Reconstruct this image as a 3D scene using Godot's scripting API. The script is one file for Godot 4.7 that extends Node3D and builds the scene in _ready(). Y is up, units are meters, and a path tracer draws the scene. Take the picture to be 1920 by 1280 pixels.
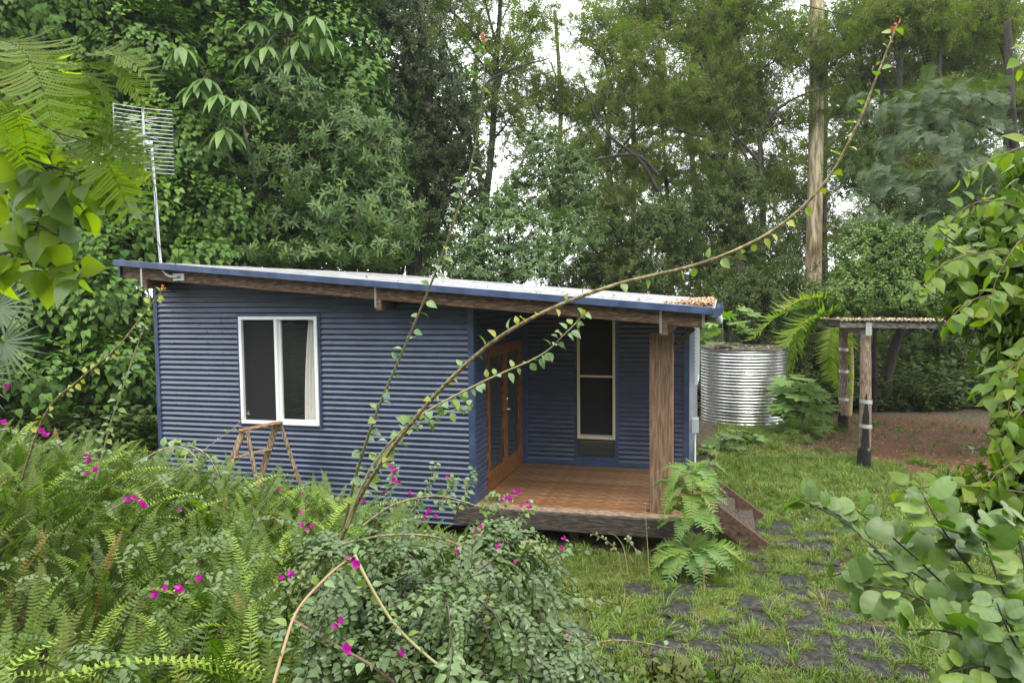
extends Node3D
# A small blue corrugated-iron cabin with a porch, seen across a bank of ferns and bougainvillea.

const FOCAL := 1460.0          # pixels of the 1920 wide photograph
const EYE := Vector3(3.158, 2.840, 9.785)
const GROUND := -0.5
var RIGHT: Vector3
var UPV: Vector3
var FWD: Vector3
var rng := RandomNumberGenerator.new()
var names := {}
var lumpy := FastNoiseLite.new()

# ---------------------------------------------------------------- mesh builder
class MB:
	var v := PackedVector3Array()
	var c := PackedColorArray()
	var i := PackedInt32Array()
	var col := Color(1, 1, 1)
	func p(a: Vector3) -> int:
		v.append(a); c.append(col)
		return v.size() - 1
	func t(a: int, b: int, d: int) -> void:
		i.append(a); i.append(b); i.append(d)
	func q(a: int, b: int, d: int, e: int) -> void:
		t(a, b, d); t(a, d, e)
	func quad(a: Vector3, b: Vector3, d: Vector3, e: Vector3) -> void:
		var k := p(a); p(b); p(d); p(e)
		q(k, k + 1, k + 2, k + 3)
	# box spanned by three edge vectors from a corner; faces outward
	func obox(o: Vector3, x: Vector3, y: Vector3, z: Vector3) -> void:
		if x.cross(y).dot(z) < 0.0:
			var s := x; x = y; y = s
		var a := o; var b := o + x; var d := o + x + y; var e := o + y
		quad(a, b, d, e)
		quad(a + z, e + z, d + z, b + z)
		quad(a, a + z, b + z, b)
		quad(b, b + z, d + z, d)
		quad(d, d + z, e + z, e)
		quad(e, e + z, a + z, a)
	func box(lo: Vector3, hi: Vector3) -> void:
		obox(lo, Vector3(hi.x - lo.x, 0, 0), Vector3(0, hi.y - lo.y, 0), Vector3(0, 0, hi.z - lo.z))
	# box with chamfered long edges, length along axis vector
	func beam(a: Vector3, b: Vector3, w: float, h: float, up := Vector3.UP, ch := 0.006) -> void:
		var d := (b - a).normalized()
		var s := d.cross(up).normalized()
		var u := s.cross(d).normalized()
		var ring := [Vector2(-w / 2 + ch, -h / 2), Vector2(w / 2 - ch, -h / 2), Vector2(w / 2, -h / 2 + ch), Vector2(w / 2, h / 2 - ch), Vector2(w / 2 - ch, h / 2), Vector2(-w / 2 + ch, h / 2), Vector2(-w / 2, h / 2 - ch), Vector2(-w / 2, -h / 2 + ch)]
		for k in 8:
			var m: Vector2 = ring[k]
			var n: Vector2 = ring[(k + 1) % 8]
			quad(a + s * m.x + u * m.y, b + s * m.x + u * m.y, b + s * n.x + u * n.y, a + s * n.x + u * n.y)
		for e in [[a, false], [b, true]]:
			var k0 := v.size()
			for m in ring:
				p(e[0] + s * m.x + u * m.y)
			for k in range(1, 7):
				if e[1]: t(k0, k0 + k + 1, k0 + k)
				else: t(k0, k0 + k, k0 + k + 1)
	func tube(pts: Array, rad: Array, sides := 7, cap := true) -> void:
		var ref := Vector3(0.31, 0.2, 0.93)
		var start := v.size()
		for k in pts.size():
			var a: Vector3 = pts[maxi(k - 1, 0)]
			var b: Vector3 = pts[mini(k + 1, pts.size() - 1)]
			var d := (b - a).normalized()
			var s := d.cross(ref)
			if s.length() < 0.05: s = d.cross(Vector3(0.9, 0.1, 0.1))
			s = s.normalized()
			ref = s.cross(d).normalized()
			var u := ref
			for m in sides:
				var w := TAU * m / sides
				p(pts[k] + (s * cos(w) + u * sin(w)) * rad[k])
		for k in pts.size() - 1:
			for m in sides:
				var n := (m + 1) % sides
				var o := start + k * sides
				q(o + m, o + n, o + sides + n, o + sides + m)
		if cap:
			for e in [0, pts.size() - 1]:
				var o: int = start + e * sides
				for m in range(1, sides - 1):
					if e == 0: t(o, o + m + 1, o + m)
					else: t(o, o + m, o + m + 1)
	# a leaf: midrib from b along d, blade across n; prof = [t, halfwidth] pairs, curl bends it downwards along -n
	func leaf(b: Vector3, d: Vector3, n: Vector3, ln: float, w: float, prof: Array, fold := 0.25, curl := 0.25, notch := 0.0) -> void:
		var s := d.cross(n).normalized()
		n = s.cross(d).normalized()
		var k0 := p(b)
		var last := prof.size() - 1
		for k in prof.size():
			var tt: float = prof[k][0]
			var hw: float = prof[k][1] * w
			var m := b + d * (ln * tt) - n * (curl * ln * tt * tt)
			p(m + s * hw + n * fold * hw)
			p(m)
			p(m - s * hw + n * fold * hw)
		var tip := p(b + d * ln * (1.0 - notch) - n * curl * ln)
		t(k0, k0 + 2, k0 + 1); t(k0, k0 + 3, k0 + 2)
		for k in last:
			var o := k0 + 1 + k * 3
			q(o, o + 1, o + 4, o + 3); q(o + 1, o + 2, o + 5, o + 4)
		var z := k0 + 1 + last * 3
		t(z, z + 1, tip); t(z + 1, z + 2, tip)
	func mesh(smooth := true, m: Material = null) -> ArrayMesh:
		var am := ArrayMesh.new()
		var ar := []
		ar.resize(Mesh.ARRAY_MAX)
		if smooth:
			var n := PackedVector3Array()
			n.resize(v.size())
			for k in range(0, i.size(), 3):
				var f := (v[i[k + 2]] - v[i[k]]).cross(v[i[k + 1]] - v[i[k]])
				n[i[k]] += f; n[i[k + 1]] += f; n[i[k + 2]] += f
			for k in n.size():
				n[k] = n[k].normalized() if n[k].length_squared() > 1e-20 else Vector3.UP
			ar[Mesh.ARRAY_VERTEX] = v; ar[Mesh.ARRAY_NORMAL] = n; ar[Mesh.ARRAY_COLOR] = c; ar[Mesh.ARRAY_INDEX] = i
		else:
			var vv := PackedVector3Array(); var nn := PackedVector3Array(); var cc := PackedColorArray()
			for k in range(0, i.size(), 3):
				var f := (v[i[k + 2]] - v[i[k]]).cross(v[i[k + 1]] - v[i[k]])
				if f.length_squared() < 1e-24: continue
				f = f.normalized()
				for h in 3:
					vv.append(v[i[k + h]]); nn.append(f); cc.append(c[i[k + h]])
			ar[Mesh.ARRAY_VERTEX] = vv; ar[Mesh.ARRAY_NORMAL] = nn; ar[Mesh.ARRAY_COLOR] = cc
		am.add_surface_from_arrays(Mesh.PRIMITIVE_TRIANGLES, ar)
		if m: am.surface_set_material(0, m)
		return am

# ---------------------------------------------------------------- scene helpers
func at(u: float, v: float, d: float) -> Vector3:      # photograph pixel + forward distance in metres -> point
	return EYE + (RIGHT * ((u - 960.0) / FOCAL) + UPV * ((640.0 - v) / FOCAL) + FWD) * d
func rf(a: float, b: float) -> float: return rng.randf_range(a, b)
func rdir() -> Vector3:
	var z := rf(-1, 1); var w := rf(0, TAU); var r := sqrt(1.0 - z * z)
	return Vector3(r * cos(w), z, r * sin(w))
func numbered(called: String) -> String:
	if not names.has(called):
		names[called] = 0
		return called
	names[called] += 1
	return "%s_%03d" % [called, names[called]]
func tag(o: Node, label: String, category: String, group := "", kind := "") -> Node:
	if label: o.set_meta("label", label)
	if category: o.set_meta("category", category)
	if group: o.set_meta("group", group)
	if kind: o.set_meta("kind", kind)
	return o
func thing(called: String, label: String, category: String, where := Vector3.ZERO, group := "") -> Node3D:
	var o := Node3D.new()
	o.name = numbered(called)
	add_child(o)
	o.position = where
	tag(o, label, category, group)
	return o
func part(called: String, me: Mesh, m: Material, parent: Node) -> MeshInstance3D:
	var o := MeshInstance3D.new()
	o.name = called
	o.mesh = me
	if m: o.material_override = m
	parent.add_child(o, true)
	return o
func top(called: String, me: Mesh, m: Material) -> MeshInstance3D:
	return part(numbered(called), me, m, self)
func scatter(called: String, me: Mesh, m: Material, xf: Array, cols: Array, parent: Node) -> MultiMeshInstance3D:
	var mm := MultiMesh.new()
	mm.transform_format = MultiMesh.TRANSFORM_3D
	mm.use_colors = true
	mm.mesh = me
	mm.instance_count = xf.size()
	for k in xf.size():
		mm.set_instance_transform(k, xf[k])
		mm.set_instance_color(k, cols[k])
	var o := MultiMeshInstance3D.new()
	o.name = called
	o.multimesh = mm
	if m: o.material_override = m
	parent.add_child(o, true)
	o.set_meta("kind", "stuff")
	return o

# ---------------------------------------------------------------- materials
var tex_cache := {}
func noise_tex(key: String, freq: float, oct: int, lo: Color, hi: Color, size := 256, gain := 0.5, contrast := 1.6, warp := 0.0) -> ImageTexture:
	if tex_cache.has(key): return tex_cache[key]
	var n := FastNoiseLite.new()
	n.seed = key.hash() % 9973
	n.noise_type = FastNoiseLite.TYPE_SIMPLEX_SMOOTH
	n.frequency = freq
	n.fractal_octaves = oct
	n.fractal_gain = gain
	if warp > 0.0:
		n.domain_warp_enabled = true
		n.domain_warp_amplitude = warp
		n.domain_warp_frequency = freq * 0.7
	var src := n.get_seamless_image(size, size)
	src.convert(Image.FORMAT_L8)
	var im := Image.create(size, size, true, Image.FORMAT_RGB8)
	for y in size:
		for x in size:
			var g := clampf((src.get_pixel(x, y).r - 0.5) * contrast + 0.5, 0.0, 1.0)
			im.set_pixel(x, y, lo.lerp(hi, g))
	im.generate_mipmaps()
	tex_cache[key] = ImageTexture.create_from_image(im)
	return tex_cache[key]
func srgb(c: Color) -> Color: return c.linear_to_srgb()
func mat(c: Color, rough := 0.7, tex: Texture2D = null, scale := Vector3.ONE, metal := 0.0, world := false) -> StandardMaterial3D:
	var m := StandardMaterial3D.new()
	m.albedo_color = srgb(c)
	m.roughness = rough
	m.metallic = metal
	if tex:
		m.albedo_texture = tex
		m.uv1_triplanar = true
		m.uv1_world_triplanar = world
		m.uv1_scale = scale
	return m
func relief(m: StandardMaterial3D, tex: Texture2D, cm: float) -> StandardMaterial3D:
	m.heightmap_enabled = true
	m.heightmap_texture = tex
	m.heightmap_scale = cm
	return m
func leafmat(rough := 0.5, through := 0.7, tint := Color(0.85, 1.0, 0.35), spec := 0.5) -> StandardMaterial3D:
	var m := StandardMaterial3D.new()
	m.vertex_color_use_as_albedo = true
	m.roughness = rough
	m.metallic_specular = spec
	m.cull_mode = BaseMaterial3D.CULL_DISABLED
	m.backlight_enabled = true
	m.backlight = Color(tint.r * through, tint.g * through, tint.b * through)
	return m
func tinted(rough := 0.8) -> StandardMaterial3D:       # colours come from the vertices
	var m := StandardMaterial3D.new()
	m.vertex_color_use_as_albedo = true
	m.roughness = rough
	return m

# ---------------------------------------------------------------- plant pieces
const OVATE := [[0.12, 0.26], [0.36, 0.5], [0.7, 0.3]]
const OVATE2 := [[0.36, 0.5], [0.72, 0.28]]
const LANCE := [[0.35, 0.5], [0.7, 0.33]]
const HEART := [[0.03, 0.34], [0.25, 0.5], [0.62, 0.32]]
const ROUND := [[0.02, 0.3], [0.22, 0.47], [0.5, 0.52], [0.78, 0.42], [0.94, 0.24]]
const OVATE_F := [[0.03, 0.1], [0.12, 0.28], [0.26, 0.45], [0.42, 0.5], [0.6, 0.42], [0.78, 0.25], [0.91, 0.09]]
const HEART_F := [[-0.06, 0.2], [0.02, 0.4], [0.16, 0.5], [0.34, 0.5], [0.55, 0.4], [0.75, 0.24], [0.9, 0.1]]
const DIAMOND := [[0.45, 0.5]]
func shade(k := 0.2) -> Color:
	var a := rf(1.0 - k, 1.0 + k)
	return Color(a * rf(0.88, 1.14), a, a * rf(0.85, 1.1))
func along(pts: Array, t: float) -> Vector3:           # point on a smooth line through pts
	var n := pts.size() - 1
	var f := clampf(t, 0.0, 0.9999) * n
	var k := int(f)
	var a: Vector3 = pts[maxi(k - 1, 0)]; var b: Vector3 = pts[k]; var c: Vector3 = pts[k + 1]; var d: Vector3 = pts[mini(k + 2, n)]
	return b.cubic_interpolate(c, a, d, f - k)
func smooth_line(pts: Array, n: int) -> Array:
	var o := []
	for k in n + 1: o.append(along(pts, float(k) / n))
	return o
func taper(n: int, r0: float, r1: float) -> Array:
	var o := []
	for k in n + 1: o.append(lerpf(r0, r1, float(k) / n))
	return o

func sprig_vine() -> ArrayMesh:                         # heart leaves hanging like shingles; +z outward, +y up
	var b := MB.new()
	for k in 11:
		b.col = shade(0.28)
		var o := Vector3(rf(-0.27, 0.27), rf(-0.25, 0.3), rf(-0.06, 0.06))
		var d := Vector3(rf(-0.5, 0.5), rf(-1.0, -0.45), rf(0.15, 0.75)).normalized()
		b.leaf(o, d, Vector3(rf(-0.4, 0.4), 0.55, 1).normalized(), rf(0.12, 0.19), rf(0.1, 0.14), HEART, 0.12, 0.3)
	b.col = Color(0.5, 0.4, 0.3)
	b.tube([Vector3(-0.05, 0.3, -0.04), Vector3(0.03, 0, -0.02), Vector3(0, -0.3, -0.04)], [0.006, 0.006, 0.004], 3, false)
	return b.mesh(true)
func sprig_whorl(leaves := 9, ln := 0.17, w := 0.055, prof := LANCE) -> ArrayMesh:   # rosette at the end of a shoot along +y
	var b := MB.new()
	for k in leaves:
		b.col = shade(0.22)
		var a := TAU * k * 0.382 + rf(-0.3, 0.3)
		var up := rf(-0.25, 0.75)
		var d := Vector3(cos(a), up, sin(a)).normalized()
		b.leaf(Vector3(0, -0.1 + 0.12 * k / leaves, 0), d, Vector3(-cos(a) * up, 1, -sin(a) * up).normalized(), ln * rf(0.75, 1.2), w * rf(0.85, 1.15), prof, 0.25, rf(0.1, 0.45))
	b.col = Color(0.6, 0.5, 0.35)
	b.tube([Vector3(0, -0.28, 0), Vector3(0.01, -0.1, 0), Vector3(0, 0.03, 0)], [0.007, 0.006, 0.003], 3, false)
	return b.mesh(true)
func sprig_twig(n: int, span: float, ln: float, w: float, prof: Array, droop := 0.2, k := 0.22) -> ArrayMesh:   # leaves along a branching twig, +y
	var b := MB.new()
	for br in 3:
		var a0 := TAU * br / 3.0 + rf(-0.4, 0.4)
		var tip := Vector3(cos(a0) * 0.5, 1.0 - 0.25 * br * 0.5, sin(a0) * 0.5) * span * (1.0 if br == 0 else 0.75)
		if br == 0: tip = Vector3(rf(-0.1, 0.1), 1, rf(-0.1, 0.1)) * span
		b.col = Color(0.5, 0.42, 0.3)
		b.tube([Vector3.ZERO, tip * 0.5 + Vector3(0, 0.03, 0), tip], [0.006, 0.004, 0.002], 3, false)
		for q in n / 3:
			b.col = shade(k)
			var t := (q + 0.7) / (n / 3.0)
			var a := q * 2.4 + rf(-0.4, 0.4)
			var d := (Vector3(cos(a), rf(-0.1, 0.5) - droop, sin(a)) + tip.normalized() * 0.4).normalized()
			b.leaf(tip * t, d, (Vector3.UP + rdir() * 0.5).normalized(), ln * rf(0.7, 1.15), w * rf(0.8, 1.2), prof, 0.2, rf(0.0, 0.35))
	return b.mesh(true)
func strand(ln: float, n: int, leafl: float, leafw: float) -> ArrayMesh:   # stem along +y bending over to +z with leaves on both sides
	var b := MB.new()
	var pts := []
	for k in 8:
		var t := k / 7.0
		pts.append(Vector3(0.03 * sin(t * 4.0), ln * (t - 0.35 * t * t), ln * 0.75 * t * t))
	b.col = Color(0.55, 0.42, 0.3)
	b.tube(pts, taper(7, 0.004, 0.0015), 3, false)
	for k in n:
		var t := 0.05 + 0.95 * (k + 0.5) / n
		var o := along(pts, t)
		var d := (along(pts, minf(t + 0.03, 1.0)) - along(pts, t - 0.03)).normalized()
		var nn := Vector3.RIGHT.cross(d).normalized()
		b.col = shade(0.25)
		var s := 1.0 if k % 2 == 0 else -1.0
		var pd: Vector3 = (Vector3.RIGHT * s * rf(0.6, 1.0) + d * rf(0.2, 0.7) - nn * rf(-0.3, 0.5)).normalized()
		b.leaf(o + pd * 0.008, pd, (-nn + rdir() * 0.4).normalized(), leafl * rf(0.75, 1.15) * (1.1 - 0.4 * t), leafw * rf(0.85, 1.15) * (1.1 - 0.4 * t), OVATE, 0.3, rf(0.1, 0.4))
	return b.mesh(true)
func frond_pinnate(pairs: int, ln: float, pl: float, pw: float, arch: float, serr := false) -> ArrayMesh:   # sword fern: rachis starts along +y and arches to +z
	var b := MB.new()
	var pts := []
	for k in 13:
		var t := k / 12.0
		pts.append(Vector3(0, ln * (t - 0.35 * arch * t * t * t), ln * arch * 0.75 * t * t))
	b.col = Color(0.9, 0.75, 0.35)
	b.tube(pts, taper(12, 0.0035, 0.0012), 3, false)
	for k in pairs:
		var t := 0.1 + 0.9 * (k + 0.5) / pairs
		var o := along(pts, t)
		var d := (along(pts, minf(t + 0.03, 1.0)) - along(pts, t - 0.03)).normalized()
		var sz := pow(sin(PI * clampf(0.12 + 0.86 * t, 0, 1)), 0.55) * rf(0.9, 1.08)
		if t > 0.9: sz *= (1.02 - t) * 8.0
		var nn := Vector3.RIGHT.cross(d).normalized()
		for s in [-1.0, 1.0]:
			b.col = shade(0.14)
			var pd: Vector3 = (Vector3.RIGHT * s + d * 0.22 + nn * rf(-0.25, 0.2)).normalized()
			b.leaf(o, pd, nn, pl * sz, pw, [[0.15, 0.5], [0.7, 0.4]], 0.1, rf(0.05, 0.3))
	return b.mesh(false)
func frond_bipinnate(ln: float, pairs: int, pin: float, per: int, arch: float, lw := 0.5, leafl := 1.0) -> ArrayMesh:   # jacaranda leaf: along +y, hanging over to +z
	var b := MB.new()
	var pts := []
	for k in 11:
		var t := k / 10.0
		pts.append(Vector3(0.03 * sin(t * 3.0) * ln, ln * (t - 0.4 * arch * t * t), ln * arch * 0.6 * t * t * t + ln * 0.12 * arch * t))
	b.col = Color(0.8, 0.65, 0.35)
	b.tube(pts, taper(10, 0.0035, 0.001), 3, false)
	for k in pairs:
		var t := 0.14 + 0.86 * (k + 0.5) / pairs
		var o := along(pts, t)
		var d := (along(pts, minf(t + 0.04, 1.0)) - along(pts, t - 0.04)).normalized()
		var nn := Vector3.RIGHT.cross(d).normalized()
		var sz := pin * pow(sin(PI * clampf(0.2 + 0.72 * t, 0, 1)), 0.7)
		for s in [-1.0, 1.0]:
			var pd: Vector3 = (Vector3.RIGHT * s + d * rf(0.35, 0.6) + nn * rf(-0.1, 0.2)).normalized()
			var tone := shade(0.16)
			var droop := rf(0.1, 0.4)
			var stp := sz / per
			var side: Vector3 = pd.cross(nn).normalized()
			for j in per:
				var f := (j + 0.6) / per
				var at_: Vector3 = o + pd * sz * f - nn * sz * droop * f * f
				var ll := stp * 2.1 * leafl * (1.0 - 0.55 * f * f)
				b.col = tone
				for e in [-1.0, 1.0]:
					var ld: Vector3 = (side * e + pd * 0.5).normalized()
					var tip: Vector3 = at_ + ld * ll
					var w: Vector3 = pd * stp * lw
					var k0 := b.p(at_); b.p(at_ + ld * ll * 0.5 + w); b.p(tip); b.p(at_ + ld * ll * 0.5 - w * 0.6)
					b.q(k0, k0 + 1, k0 + 2, k0 + 3)
	return b.mesh(false)
func frond_palm(ln: float, n: int, pl: float, arch: float) -> ArrayMesh:
	var b := MB.new()
	var pts := []
	for k in 13:
		var t := k / 12.0
		pts.append(Vector3(0, ln * (t - 0.55 * arch * t * t), ln * (0.35 * t + arch * 0.4 * t * t)))
	b.col = Color(1.0, 0.95, 0.5)
	b.tube(pts, taper(12, 0.03, 0.005), 5, false)
	for k in n:
		var t := 0.12 + 0.88 * (k + 0.5) / n
		var o := along(pts, t)
		var d := (along(pts, minf(t + 0.03, 1.0)) - along(pts, t - 0.03)).normalized()
		var nn := Vector3.RIGHT.cross(d).normalized()
		for s in [-1.0, 1.0]:
			b.col = shade(0.18)
			var pd: Vector3 = (Vector3.RIGHT * s + d * rf(0.5, 0.75) + nn * rf(-0.2, 0.35)).normalized()
			b.leaf(o, pd, nn, pl * (1.0 - 0.55 * t * t) * rf(0.85, 1.1), 0.05, [[0.2, 0.5], [0.6, 0.4]], 0.3, rf(0.15, 0.55))
	return b.mesh(false)
func leaf_mesh(ln: float, w: float, prof: Array, fold := 0.15, curl := 0.25, notch := 0.0, stalk := 0.3) -> ArrayMesh:   # single leaf hanging from the origin along +y, face +z
	var b := MB.new()
	b.col = Color(0.75, 0.7, 0.4)
	b.tube([Vector3.ZERO, Vector3(0, ln * stalk * 0.5, ln * 0.03), Vector3(0, ln * stalk, 0)], [ln * 0.018, ln * 0.014, ln * 0.012], 3, false)
	b.col = Color(1, 1, 1)
	b.leaf(Vector3(0, ln * stalk, 0), Vector3.UP, Vector3.BACK, ln, w, prof, fold, curl, notch)
	return b.mesh(true)
func orchid_leaf(sz: float, fold: float, curl: float) -> ArrayMesh:      # round leaf notched at the tip, along +y, face +z
	var b := MB.new()
	b.col = Color(0.75, 0.7, 0.4)
	b.tube([Vector3.ZERO, Vector3(0, sz * 0.15, sz * 0.03), Vector3(0, sz * 0.3, 0)], [sz * 0.016, sz * 0.013, sz * 0.012], 3, false)
	var n := 15
	for s in [-1.0, 1.0]:
		var row0 := []
		for r in 4:
			var row := []
			for k in n + 1:
				var a := PI * k / n
				var f := r / 3.0
				var x := sin(a) * 0.53 + 0.05 * sin(a * 2.0)
				var y := 0.48 - 0.54 * cos(a) - 0.2 * exp(-pow((PI - a) / 0.36, 2.0))
				var mid := clampf(y, 0.0, 0.72)
				var px := x * f
				var py := lerpf(mid, y, f)
				var z := fold * px * (1.0 - 0.5 * px) - curl * (py * py) - 0.25 * px * px + 0.012 * sin(py * 19.0) * px
				b.col = Color(1.22, 1.18, 1.1) if r == 0 else Color(1, 1, 1) * (1.0 + 0.16 * sin(k * 2.1))
				row.append(b.p(Vector3(px * s, py + 0.3, z) * sz))
			if r > 0:
				for k in n:
					if s > 0: b.q(row0[k], row0[k + 1], row[k + 1], row[k])
					else: b.q(row0[k], row[k], row[k + 1], row0[k + 1])
			row0 = row
	return b.mesh(true)
func lobed_leaf(sz: float) -> ArrayMesh:               # palmately lobed leaf, along +y, face +z
	var b := MB.new()
	b.col = Color(0.8, 0.85, 0.5)
	b.tube([Vector3.ZERO, Vector3(0, sz * 0.3, sz * 0.05), Vector3(0, sz * 0.6, 0)], [sz * 0.02, sz * 0.016, sz * 0.014], 4, false)
	b.col = Color(1, 1, 1)
	var o := b.p(Vector3(0, sz * 0.6, 0))
	var n := 36
	var k0 := b.v.size()
	for k in n + 1:
		var a := -2.6 + 5.2 * k / n
		var l := 0.56 + 0.17 * cos(a * 7.0 / 5.2 * TAU) + 0.04 * cos(a * 33.0)
		l *= sz * (0.95 - 0.1 * abs(a))
		b.p(Vector3(sin(a) * l, sz * 0.6 + cos(a) * l, -0.22 * l * l / sz + 0.05 * sz * cos(a * 7.0 / 5.2 * TAU)))
	for k in n: b.t(o, k0 + k, k0 + k + 1)
	return b.mesh(true)
func basis_y(y: Vector3, hint: Vector3) -> Basis:      # +y along y, +z as near hint as can be
	y = y.normalized()
	var x := y.cross(hint)
	if x.length() < 0.02: x = y.cross(Vector3(0.7, 0.2, 0.7))
	x = x.normalized()
	return Basis(x, y, x.cross(y))

# foliage over a set of lumps [centre, radii]; returns [transforms, colours]
func foliage(blobs: Array, n: int, cols: Array, o := {}) -> Array:
	var xf := []; var cc := []
	var sums := []; var total := 0.0
	for b in blobs:
		var r: Vector3 = b[1]
		total += pow(r.x * r.y + r.y * r.z + r.x * r.z, 1.0) * (b[2] if b.size() > 2 else 1.0)
		sums.append(total)
	var shell: float = o.get("shell", 0.62)
	var bump: float = o.get("bump", 0.3)
	var nf: float = o.get("lump", 2.6)
	for k in n:
		var x := rf(0, total); var m := 0
		while sums[m] < x: m += 1
		var c: Vector3 = blobs[m][0]; var r: Vector3 = blobs[m][1]
		var d := rdir()
		if d.y < o.get("floor", -0.75): d.y = -d.y
		var h := 1.0 + bump * lumpy.get_noise_3dv((d * nf + Vector3(m * 7.3, m * 3.1, c.x)) * 40.0) * 1.6
		var rr := lerpf(shell, 1.0, pow(rng.randf(), 0.6)) * h
		var pos := c + d * r * rr
		var outw := (d / r).normalized()
		var bs: Basis
		if o.get("face", false):
			var z: Vector3 = (outw + rdir() * o.get("mess", 0.35) + Vector3(0, 0.15, 0)).normalized()
			var y := (Vector3.UP + rdir() * 0.35 - outw * 0.1)
			bs = basis_y(y - z * y.dot(z), z)
		else:
			var y: Vector3 = (outw * o.get("out", 0.8) + Vector3.UP * o.get("up", 0.4) + rdir() * o.get("mess", 0.6)).normalized()
			bs = basis_y(y, o.hint if o.has("hint") else rdir())
		bs = bs.scaled(Vector3.ONE * rf(o.get("smin", 0.75), o.get("smax", 1.25)))
		xf.append(Transform3D(bs, pos))
		var a: Color = cols[rng.randi() % cols.size()]
		cc.append(a.lerp(cols[rng.randi() % cols.size()], rng.randf()))
	return [xf, cc]
func pxblobs(list: Array, base: Vector3) -> Array:     # [u, v, depth, half width px, half height px, weight] -> lumps about base
	var o := []
	for b in list:
		var d: float = b[2]
		var rx: float = b[3] * d / FOCAL; var ry: float = b[4] * d / FOCAL
		o.append([at(b[0], b[1], d) - base, Vector3(rx, ry, maxf(rx, ry) * 0.85), b[5] if b.size() > 5 else 1.0])
	return o
func ground_y(x: float, z: float) -> float:
	var s := (x - 1.0) * -0.853 + (z - 1.5) * 0.521
	var k := smoothstep(-0.2, 2.6, s) * smoothstep(0.7, 3.6, z)
	var left := smoothstep(-0.5, -3.5, x) * smoothstep(1.5, 6.0, z)
	var y := GROUND + k * 1.0 + left * 0.85
	y += 0.05 * lumpy.get_noise_2d(x * 22.0, z * 22.0)
	if x < -5.5 or z < -11.0:
		y += 0.25 * smoothstep(0.0, 6.0, maxf(-5.5 - x, -11.0 - z))
	return y
func on_ground(p: Vector3) -> Vector3: return Vector3(p.x, ground_y(p.x, p.z), p.z)

# a tree: trunk through pts (world), limbs to the lumps, crown of sprigs
func tree(called: String, label: String, category: String, group: String, foot: Vector3, trunk: Array, r0: float, list: Array, n: int, sprig: Mesh, lm: Material, cols: Array, bark: Material, o := {}) -> Node3D:
	var base := on_ground(foot)
	var t := thing(called, label, category, base, group)
	var blobs := pxblobs(list, base)
	var line := [Vector3(0, -0.3, 0)]
	for p in trunk: line.append(p - base)
	var nseg := 4 * line.size()
	var sm := smooth_line(line, nseg)
	var rad := taper(nseg, r0, r0 * o.get("thin", 0.35))
	var mb := MB.new()
	for k in sm.size(): rad[k] *= 1.0 + 0.12 * lumpy.get_noise_1d(k * 55.0 + base.x * 30.0)
	mb.tube(sm, rad, 9)
	part("trunk", mb.mesh(true), bark, t)
	if o.get("limbs", true):
		for b in blobs:
			var c: Vector3 = b[0]
			var best := 0.35
			var f := clampf(0.3 + 0.6 * (c.y - 0.3 * (b[1] as Vector3).y) / maxf(sm[-1].y, 0.5), 0.3, 0.97)
			var s := along(line, f - 0.12)
			var lb := MB.new()
			var mid := s.lerp(c, 0.5) + Vector3(rf(-0.2, 0.2), rf(-0.1, 0.3), rf(-0.2, 0.2)) * s.distance_to(c) * 0.35
			var rl := clampf(r0 * o.get("limb", 0.35), 0.02, 0.16)
			lb.tube(smooth_line([s, mid, c], 8), taper(8, rl, rl * 0.4), 6)
			for q in o.get("twigs", 4):
				var e := c + rdir() * (b[1] as Vector3) * 0.8
				var st := s.lerp(c, 0.0).lerp(mid, 0.0) if false else mid.lerp(c, rf(0.1, 0.9))
				var m2 := st.lerp(e, 0.5) + rdir() * 0.15 * st.distance_to(e)
				lb.tube(smooth_line([st, m2, e], 5), taper(5, rl * 0.45, rl * 0.12), 4)
			part("limb", lb.mesh(true), bark, t)
	var f := foliage(blobs, n, cols, o)
	scatter("crown", sprig, lm, f[0], f[1], t)
	return t

# ================================================================ cabin
const PITCH := 0.0762
func roof_y(x: float) -> float: return 2.622 + 0.0868 * (3.07 - x)

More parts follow.
